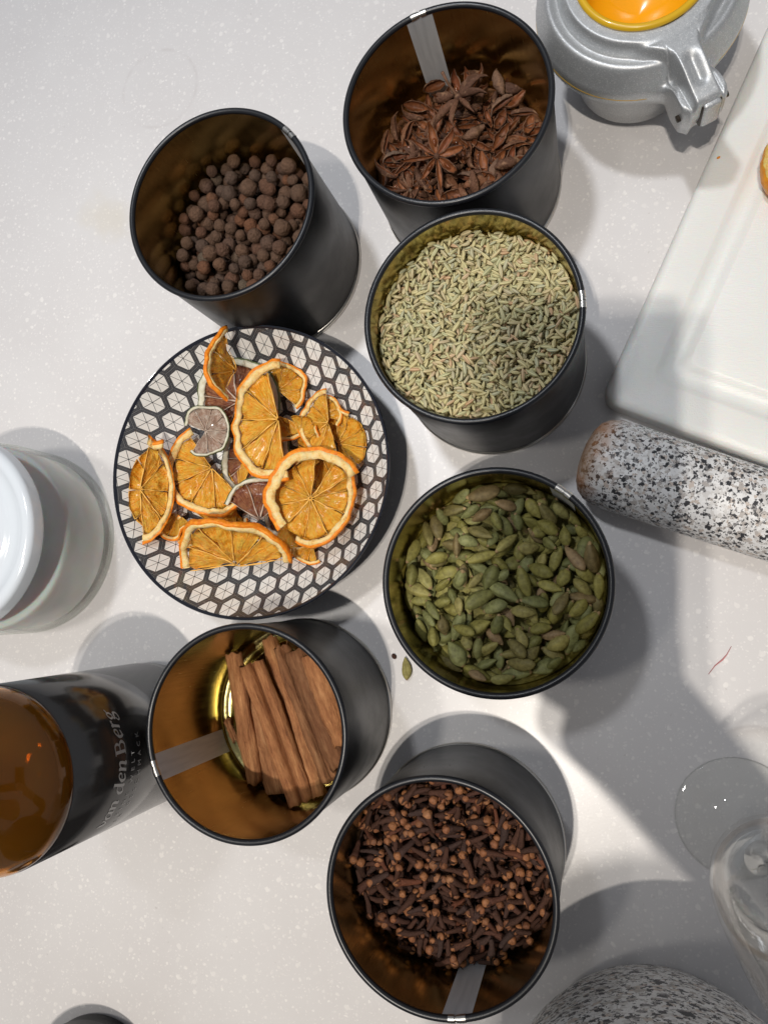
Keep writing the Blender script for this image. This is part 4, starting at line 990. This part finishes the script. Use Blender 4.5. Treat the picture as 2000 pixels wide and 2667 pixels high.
# ------------------------------------------------------------------ granite pestle and mortar
def granite(name, scl, stain=False, dark=1.0):
    m = Mat(name).set(rough=0.42, spec=0.4); v = m.coord()
    vm = m.new('ShaderNodeVectorMath', operation='ADD'); nn = m.new('ShaderNodeTexNoise'); nn.inputs['Scale'].default_value = scl * 2.2; nn.inputs['Detail'].default_value = 3; m.link(v, nn.inputs['Vector'])
    sc_ = m.new('ShaderNodeVectorMath', operation='SCALE'); m.link(nn.outputs['Color'], sc_.inputs[0]); sc_.inputs['Scale'].default_value = 1.1 / scl; m.link(v, vm.inputs[0]); m.link(sc_.outputs[0], vm.inputs[1]); vv = vm.outputs[0]
    c1 = m.new('ShaderNodeSeparateColor'); m.link(m.voro(vv, scl, out='Color'), c1.inputs[0])
    c2 = m.new('ShaderNodeSeparateColor'); m.link(m.voro(vv, scl * 2.1, out='Color'), c2.inputs[0])
    col = m.ramp(c1.outputs[0], [(0.0, (0.78, 0.77, 0.76)), (0.35, (0.66, 0.64, 0.62)), (0.55, (0.84, 0.83, 0.82)), (0.74, (0.48, 0.44, 0.41)), (0.86, (0.58, 0.50, 0.44)), (0.94, (0.24, 0.23, 0.23))], 'CONSTANT')
    blk = N(m.nt, c2.outputs[1]).gt(0.78 / dark) * m.noise(v, scl * 0.8, 3).smooth(0.44, 0.52)
    col = m.mix(blk, col, (0.028, 0.028, 0.032))
    blk2 = N(m.nt, c1.outputs[1]).gt(0.90) * 1.0
    col = m.mix(blk2, col, (0.04, 0.04, 0.045))
    if stain:
        s_ = m.new('ShaderNodeSeparateXYZ'); m.link(v, s_.inputs[0])
        f = (N(m.nt, s_.outputs[0]) / S + m.noise(v, 30, 3) * 0.35).smooth(0.62, 0.16)
        col = m.mix(f * 0.9, col, m.mix(f * 0.92, col, (0.36, 0.19, 0.085)))
        f2 = m.noise(v, 45, 3).smooth(0.5, 0.62) * f
        col = m.mix(f2 * 0.6, col, (0.50, 0.20, 0.06))
    m.color(col); m.bump(m.noise(v, 900, 3), 0.15, 0.0006); return m.m
GRAN = granite('granite_pestle_stone', 600, True); GRAN2 = granite('granite_mortar_stone', 400, dark=1.06)
pr_ = [(0.0, 0.0), (0.14, 0.004), (0.26, 0.03), (0.35, 0.075), (0.41, 0.15), (0.44, 0.25), (0.448, 0.38), (0.44, 0.7), (0.425, 1.3), (0.40, 2.2), (0.36, 3.0), (0.33, 3.3), (0.22, 3.45), (0, 3.5)]
V, F = lathe([(r, z) for r, z in pr_], 96)
V = [(z, y, -x) for x, y, z in V]; V = [tuple(Vector(q) * (1 + 0.008 * mnoise.noise(Vector(q) * 2.5))) for q in V]
a_ = Vector((-0.10, 1.27, 0)); d_ = (un(1830, 1330, 0.43) - un(1540, 1195, 0.43))
pd = math.atan2(-0.475, 1.312)
ps = obj('stone_pestle', mesh('stone_pestle', V, F, GRAN), None, (-0.105, 1.385, 0.445)); ps.rotation_euler = (0, 0.0, pd)
tag(ps, 'speckled grey granite pestle with a rusty brown end, lying by the cutting board', 'pestle')
mp = [(0.0, 0.0), (1.08, 0.0), (1.16, 0.04), (1.21, 0.14), (1.36, 0.6), (1.47, 1.1), (1.55, 1.6), (1.61, 2.2), (1.62, 2.55), (1.58, 2.68), (1.50, 2.74), (1.40, 2.74), (1.30, 2.66), (1.22, 2.4), (1.1, 1.8), (0.8, 1.0), (0.4, 0.6), (0, 0.5)]
V, F = lathe(mp, 160); V = [tuple(Vector(q) * (1 + 0.006 * mnoise.noise(Vector(q) * 2))) for q in V]
mo = obj('stone_mortar', mesh('stone_mortar', V, F, GRAN2), None, (0.585, -4.73, 0)); tag(mo, 'round speckled granite mortar at the bottom right corner', 'mortar')

# ------------------------------------------------------------------ wine glass
WC = (1.345, -2.115, 0)
wg = empty('wine_glass', WC); tag(wg, 'clear stemmed wine glass with a watery drink at the right edge', 'glass')
obj('foot', mesh('foot', *lathe([(0.0, 0.0), (0.55, 0.0), (0.572, 0.008), (0.572, 0.016), (0.545, 0.028), (0.40, 0.045), (0.22, 0.075), (0.12, 0.12), (0.07, 0.20)], 96), mats=CLEARW), wg)
obj('stem', mesh('stem', *lathe([(0.07, 0.20), (0.045, 0.34), (0.036, 0.7), (0.040, 1.0), (0.075, 1.16), (0.15, 1.26)], 48), mats=CLEARW), wg)
bowl = [(0.15, 1.26), (0.28, 1.36), (0.40, 1.52), (0.475, 1.72), (0.505, 1.95), (0.51, 2.2), (0.50, 2.6), (0.475, 3.1), (0.44, 3.6), (0.42, 3.9), (0.412, 3.905), (0.405, 3.90)]
obj('bowl', mesh('bowl', *lathe(bowl, 96), mats=CLEARW), wg)
DR = thin_glass('pale_drink', (0.90, 0.82, 0.74), 0.5, ior=1.2)
dk = obj('pale_drink', mesh('pale_drink', *lathe([(0.0, 1.32), (0.26, 1.42), (0.38, 1.56), (0.452, 1.75), (0.482, 1.95), (0.486, 2.1), (0.47, 2.095), (0.0, 2.09)], 72), mats=DR), None, WC)
tag(dk, 'clear fizzy drink in the bottom of the wine glass', 'drink')
V, F = icosphere(1); bb = mesh('bubble', [(v_.x * 0.016, v_.y * 0.016, v_.z * 0.010) for v_ in V], F, CLEARW); rng = random.Random(8)
for i in range(34):
    a = rng.uniform(0, 6.28); r = 0.455 * math.sqrt(rng.random()); o = obj('bubble', bb, wg, (r * math.cos(a), r * math.sin(a), 2.103)); k = rng.uniform(0.5, 1.5); o.scale = (k, k, k)

# ------------------------------------------------------------------ small jar with black cap, bottom left
cc_ = un(169, 2667 + 50, 0.7); cc_ = Vector((-5.42, -5.66, 0))
sj = empty('small_black_capped_jar', cc_); tag(sj, 'small jar with black cap and white sticker in the bottom left corner', 'jar')
obj('cap', mesh('cap', *lathe([(0.0, 0.70), (0.70, 0.70), (0.745, 0.69), (0.765, 0.66), (0.77, 0.62), (0.77, 0.22), (0.75, 0.20)], 96), mats=RIM), sj)
obj('base', mesh('base', *lathe([(0.74, 0.24), (0.74, 0.03), (0.70, 0.0), (0.0, 0.0)], 96), mats=BLACK), sj)
m = Mat('paper_sticker').set(base=(0.62, 0.63, 0.62), rough=0.6); STK = m.m; m = Mat('sticker_ink').set(base=(0.04, 0.04, 0.05), rough=0.6); INK = m.m
V, F = box((0.17, 0.33, 0.7045), (0.34, 0.50, 0.006)); st_o = obj('sticker', mesh('sticker', V, F, STK, smooth=False), sj); st_o.rotation_euler = (0, 0, -0.75); st_o.location = Vector((-0.10, 0.26, 0)) * S
parts = []
for i in range(5):
    for k in range(6):
        if (i * 7 + k * 3) % 5: parts.append(box((0.03 + k * 0.05, 0.52 - i * 0.09, 0.7085), (0.034, 0.030 if i else 0.045, 0.002)))
ink = obj('print', mesh('print', *merge(*parts), mats=INK, smooth=False), st_o)

# ------------------------------------------------------------------ citrus juicer
m = Mat('silver_hammer_paint').set(metal=0.6, rough=0.45, coat=0.15, coat_rough=0.3)
v = m.coord(); c1 = m.new('ShaderNodeSeparateColor'); m.link(m.voro(v, 2600, out='Color'), c1.inputs[0])
m.color(m.ramp(c1.outputs[0], [(0.0, (0.44, 0.455, 0.46)), (0.85, (0.52, 0.53, 0.54)), (1.0, (0.70, 0.70, 0.69))])); 
m.link(N(m.nt, c1.outputs[1]) * 0.2 + 0.36, m.b.inputs['Roughness']); m.bump(c1.outputs[2], 0.16, 0.0004); JSIL = m.m
m = Mat('yellow_enamel').set(base=(0.86, 0.40, 0.005), rough=0.22, coat=0.5); YEL = m.m
m = Mat('yellow_enamel_rim').set(base=(0.70, 0.42, 0.012), rough=0.3, coat=0.3); YRIM = m.m
m = Mat('dark_hinge_shade').set(base=(0.03, 0.022, 0.015), rough=0.5); HINGE_SHADE = m.m  # near-black painted for the shade in the hinge gap, also colours the pin
jc = Vector((0.43, 5.62, 0)); ha = math.radians(-65.6)
jz = empty('citrus_squeezer', jc, ha); tag(jz, 'silver painted hand citrus squeezer with yellow cup, top right corner', 'squeezer')
def sm(x, a, b):
    t = max(0.0, min(1.0, (x - a) / (b - a))); return t * t * (3 - 2 * t)
JR = 0.975; AE = 1.38                              # flange radius, reach of the hinge arm
def armw(x): return 0.205 + 0.30 * (1 - sm(x, 0.80, 1.10)) ** 2 + 0.02 * sm(x, 1.1, 1.4)
def outl(a):
    best = JR; c_, s_ = math.cos(a), abs(math.sin(a))
    if c_ > 0:
        r = JR - 0.2
        while r * c_ < AE and r * s_ < armw(r * c_) - 0.06 * sm(r * c_, AE - 0.08, AE): r += 0.004
        best = max(best, r)
    return best
def topz(x, y, ro):
    r = math.hypot(x, y); ay = abs(y)
    z = 1.56 - 0.155 * sm(r, 0.70, 0.765) + 0.035 * math.exp(-((r - 0.845) / 0.045) ** 2) - 0.16 * sm(r, 0.87, 0.975)
    if x > 0:
        ridge = sm(ay, 0.165 + 0.25 * (1 - sm(x, 0.62, 0.90)), 0.105 + 0.20 * (1 - sm(x, 0.62, 0.90))) * sm(x, 0.50, 0.74)
        zr = 1.55 - 0.10 * sm(x, 0.95, 1.35) - 0.05 * math.exp(-(ay / 0.05) ** 2) * sm(x, 0.9, 1.0) * (1 - sm(x, 1.15, 1.25))
        z = z * (1 - ridge) + zr * ridge
        sh_ = sm(x, 0.95, 1.12) * (1 - ridge)
        z = z * (1 - sh_) + sh_ * 1.37
    return z
na, nr = 360, 56; V, F = [], []
angs = []
for i in range(na):
    t = i / na * 2 - 1; angs.append(PI * (0.30 * t + 0.70 * t ** 3))
for j in range(nr):
    for a in angs:
        ro = outl(a); r = 0.60 + (ro - 0.60) * (j / (nr - 1)) ** 0.9
        x, y = r * math.cos(a), r * math.sin(a); edge = sm(r, ro - 0.06, ro)
        V.append((x, y, topz(x, y, ro) - 0.045 * edge ** 2))
for fz, fr in ((0.10, 1.004), (0.24, 1.0), (0.25, 0.99)):
    for a in angs:
        ro = outl(a) * fr; x, y = ro * math.cos(a), ro * math.sin(a)
        arm = sm(x, 0.95, 1.2) if abs(y) < 0.5 else 0
        V.append((x, y, topz(x, y, ro) - 0.045 - fz - arm * 0.24 * (fz > 0.2)))
nt_ = nr + 3
for j in range(nt_ - 1):
    for i in range(na): k = (i + 1) % na; F.append((j * na + i, (j + 1) * na + i, (j + 1) * na + k, j * na + k))
o = len(V)
for a in angs: V.append((0.56 * math.cos(a), 0.56 * math.sin(a), 0.85))
for i in range(na): k = (i + 1) % na; F.append(((nt_ - 1) * na + i, o + i, o + k, (nt_ - 1) * na + k))
hd_o = obj('upper_casting', mesh('upper_casting', V, F, JSIL), jz)
smo = hd_o.modifiers.new('smooth', 'SMOOTH'); smo.factor = 0.5; smo.iterations = 8
obj('yellow_cup', mesh('yellow_cup', *lathe([(0.575, 1.57), (0.55, 1.45), (0.48, 1.22), (0.34, 1.02), (0.0, 0.95)], 96), mats=YEL), jz)
obj('cup_rim', mesh('cup_rim', *lathe(torus_prof(0.578, 1.575, 0.034, 12), 96), mats=YRIM), jz)
obj('lower_cup_edge', mesh('lower_cup_edge', *lathe([(0.92, 1.115), (0.972, 1.115), (0.976, 1.108), (0.972, 1.10), (0.9, 1.10)], 120), mats=YRIM), jz)
obj('lower_bowl', mesh('lower_bowl', *lathe([(0.95, 1.10), (0.93, 1.00), (0.80, 0.90), (0.70, 0.70), (0.64, 0.35), (0.60, 0.10), (0.5, 0.02), (0, 0.0)], 96), mats=JSIL), jz)
V, F = box((AE - 0.045, 0.025, 1.235), (0.16, 0.165, 0.31)); kn = obj('hinge_knuckle', mesh('hinge_knuckle', V, F, JSIL), jz); bevel(kn, 0.03, 4)
V, F = box((AE - 0.065, 0.025, 1.23), (0.16, 0.195, 0.30)); kn2 = obj('hinge_gap_shade', mesh('hinge_gap_shade', V, F, HINGE_SHADE), jz); bevel(kn2, 0.02, 2)  # solid dark box, its edge painted as the shaded gap round the knuckle
V, F = tube([(AE - 0.10, -0.24, 1.20), (AE - 0.10, 0.24, 1.20)], 0.032, 16); pn = obj('hinge_pin', mesh('hinge_pin', V, F, HINGE_SHADE), jz)

# ------------------------------------------------------------------ bits on the counter
lp = obj('cardamom_pod', pod_mesh(5, 0.125, 0.050, True), None, un(1057, 1742, 0.045)); lp.rotation_euler = (0.3, 0, math.radians(-84))
tag(lp, 'dry split cardamom pod lying loose on the white countertop', 'cardamom pod')
V, F = icosphere(2); sd = obj('cardamom_seed', mesh('cardamom_seed', [(v_.x * 0.032, v_.y * 0.024 * (1 + 0.2 * mnoise.noise(v_ * 3)), v_.z * 0.02) for v_ in V], F, CLO), None, un(1026, 1710, 0.02)); sd.rotation_euler = (0, 0, -0.9)
tag(sd, 'single dark seed on the white countertop beside a split pod', 'seed')
m = Mat('red_thread').set(base=(0.62, 0.22, 0.22), rough=0.7); RED = m.m
tp = [un(900 + x / 1.508, 500 + y / 1.508, 0.012) for x, y in ((1425, 1895), (1450, 1862), (1480, 1838), (1497, 1818), (1515, 1785))]
th_o = obj('saffron_thread', mesh('saffron_thread', *tube(tp, [0.002, 0.004, 0.007, 0.004, 0.002], 6), mats=RED)); tag(th_o, 'thin red saffron-like thread on the countertop under the pestle', 'thread')

# ------------------------------------------------------------------ the phone taking the picture and its holder (above and behind the lens)
m = Mat('dark_phone').set(base=(0.02, 0.02, 0.022), rough=0.2); PHONE = m.m
m = Mat('phone_lens_ring').set(base=(0.2, 0.2, 0.2), rough=0.2, metal=1.0); LENSR = m.m
ph = bpy.data.objects.new('phone', None); COL.objects.link(ph); ph.matrix_world = M4 @ Matrix.Translation(Vector((-0.54, -1.15, 0.14)) * S); ph.empty_display_size = 0.01
tag(ph, 'dark phone held flat above the spice tins', 'phone')
V, F = box((0, 0, 0), (1.5, 3.0, 0.16)); pb = obj('phone_body', mesh('phone_body', V, F, PHONE), ph); bevel(pb, 0.06, 4)
V, F = lathe([(0.11, -0.08), (0.11, -0.10), (0.075, -0.10), (0.075, -0.08)], 24, c=(0.54, 1.15, 0)); obj('lens_ring', mesh('lens_ring', V, F, LENSR), ph)

m = Mat('dark_sweater').set(base=(0.035, 0.035, 0.045), rough=0.9); SWE = m.m
m = Mat('skin').set(base=(0.55, 0.32, 0.23), rough=0.5, sss=0.1, sss_scale=0.005); SKIN = m.m
m = Mat('brown_hair').set(base=(0.05, 0.03, 0.02), rough=0.6); HAIR = m.m
def skinned(name, pts, edges, mat, parent=None, sub=2, root=0):
    me = bpy.data.meshes.new(name); me.from_pydata([tuple(Vector(p[:3]) * S) for p in pts], edges, []); me.materials.append(mat)
    o = bpy.data.objects.new(name, me); COL.objects.link(o); o.parent = parent
    sk = o.modifiers.new('skin', 'SKIN'); sk.use_smooth_shade = True
    if not me.skin_vertices: pass
    lay = me.skin_vertices[0] if len(me.skin_vertices) else None
    if lay is None:
        bpy.context.view_layer.objects.active = o; bpy.ops.mesh.customdata_skin_add(); lay = me.skin_vertices[0]
    for i, p in enumerate(pts): lay.data[i].radius = (p[3] * S, (p[4] if len(p) > 4 else p[3]) * S)
    lay.data[root].use_root = True
    sb = o.modifiers.new('sub', 'SUBSURF'); sb.levels = sub; sb.render_levels = sub
    return o
person = empty('person', (0.2, -10.6, -18)); tag(person, 'person in a dark sweater leaning over the counter, holding the phone', 'person')
bp = [(0.4, -10.8, -4, 3.0), (0.2, -10.2, 0, 2.9), (0.0, -9.2, 4.5, 3.0), (0.0, -8.4, 7.4, 2.6), (-0.1, -7.6, 9.5, 1.0),
      (3.1, -8.4, 7.2, 1.3), (3.7, -6.8, 5.9, 1.0), (3.0, -5.3, 5.3, 0.85), (1.7, -4.3, 6.4, 0.70), (0.72, -3.55, 7.2, 0.56),
      (-3.1, -8.6, 7.2, 1.3), (-3.9, -8.6, 3.6, 1.0), (-3.7, -9.0, 0.6, 0.85), (-3.0, -8.8, -1.5, 0.6),
      (1.6, -10.9, -9, 1.7), (1.6, -10.8, -17, 1.1), (-1.2, -10.9, -9, 1.7), (-1.2, -10.8, -17, 1.1)]
be = [(0, 1), (1, 2), (2, 3), (3, 4), (3, 5), (5, 6), (6, 7), (7, 8), (8, 9), (3, 10), (10, 11), (11, 12), (12, 13), (0, 14), (14, 15), (0, 16), (16, 17)]
for b_ in bp: pass
bp = [(p[0] - 0.0, p[1], p[2], p[3] / 1.0) for p in bp]
obj_b = skinned('sweater', bp, be, SWE, None, 2, 0); obj_b.parent = person; obj_b.matrix_parent_inverse = Matrix.Translation(-person.location)
V, F = icosphere(4)
hdv = []
for v_ in V:
    x, y, z = v_.x * 1.55, v_.y * 1.95, v_.z * 2.2
    if z < 0: x *= 1 - 0.22 * (-z / 2.2); 
    if v_.y > 0.75: y += 0.30 * math.exp(-((v_.x / 0.16) ** 2 + ((v_.z + 0.12) / 0.22) ** 2))
    y -= 0.12 * math.exp(-(((abs(v_.x) - 0.32) / 0.13) ** 2 + ((v_.z - 0.05) / 0.1) ** 2)) * (v_.y > 0)
    hdv.append((x, y, z))
def sub(name, me, loc, rot=(0, 0, 0)):
    o = obj(name, me, person); o.matrix_parent_inverse = Matrix.Translation(-person.location); o.location = Vector(loc) * S; o.rotation_euler = rot; return o
sub('head', mesh('head', hdv, F, SKIN), (-0.10, -6.68, 11.9), (-0.75, 0, 0))
sub('hair', mesh('hair', [(v_.x * 1.72, v_.y * 2.05 - 0.25, v_.z * 2.25 + 0.25) for v_ in V if True], [f for f in F if all((V[i].z > 0.30 and V[i].y < 0.75) or V[i].y < -0.05 for i in f)], HAIR), (-0.10, -6.68, 11.9), (-0.75, 0, 0))
# right hand closing round the lower end of the phone
hp = [(0.72, -3.55, 7.2, 0.50), (0.24, -3.10, 7.6, 0.58), (-0.26, -2.62, 7.85, 0.68), (-0.62, -2.36, 7.95, 0.60)]
he = [(0, 1), (1, 2), (2, 3)]
hnd = skinned('hand', hp, he, SKIN, None, 2, 1); hnd.parent = person; hnd.matrix_parent_inverse = Matrix.Translation(-person.location)
for i in range(4):
    k = i * 0.20; L = (0.9, 1.0, 1.05, 0.85)[i]
    fp = [(-0.45 + 0.15 * (1 - i / 3), -2.95 + k, 7.95, 0.17), (-0.55 * L - 0.1, -2.62 + k, 8.02, 0.155), (-1.0 * L - 0.1, -2.42 + k, 8.12, 0.14), (-1.28 * L - 0.1, -2.34 + k, 8.36, 0.12)]
    f_o = skinned('finger', fp, [(0, 1), (1, 2), (2, 3)], SKIN, None, 2, 0); f_o.parent = person; f_o.matrix_parent_inverse = Matrix.Translation(-person.location)
fp = [(0.10, -2.95, 8.15, 0.20), (0.10, -2.4, 8.62, 0.18), (-0.02, -1.95, 8.95, 0.15), (-0.16, -1.65, 9.05, 0.13)]
f_o = skinned('thumb', fp, [(0, 1), (1, 2), (2, 3)], SKIN, None, 2, 0); f_o.parent = person; f_o.matrix_parent_inverse = Matrix.Translation(-person.location)
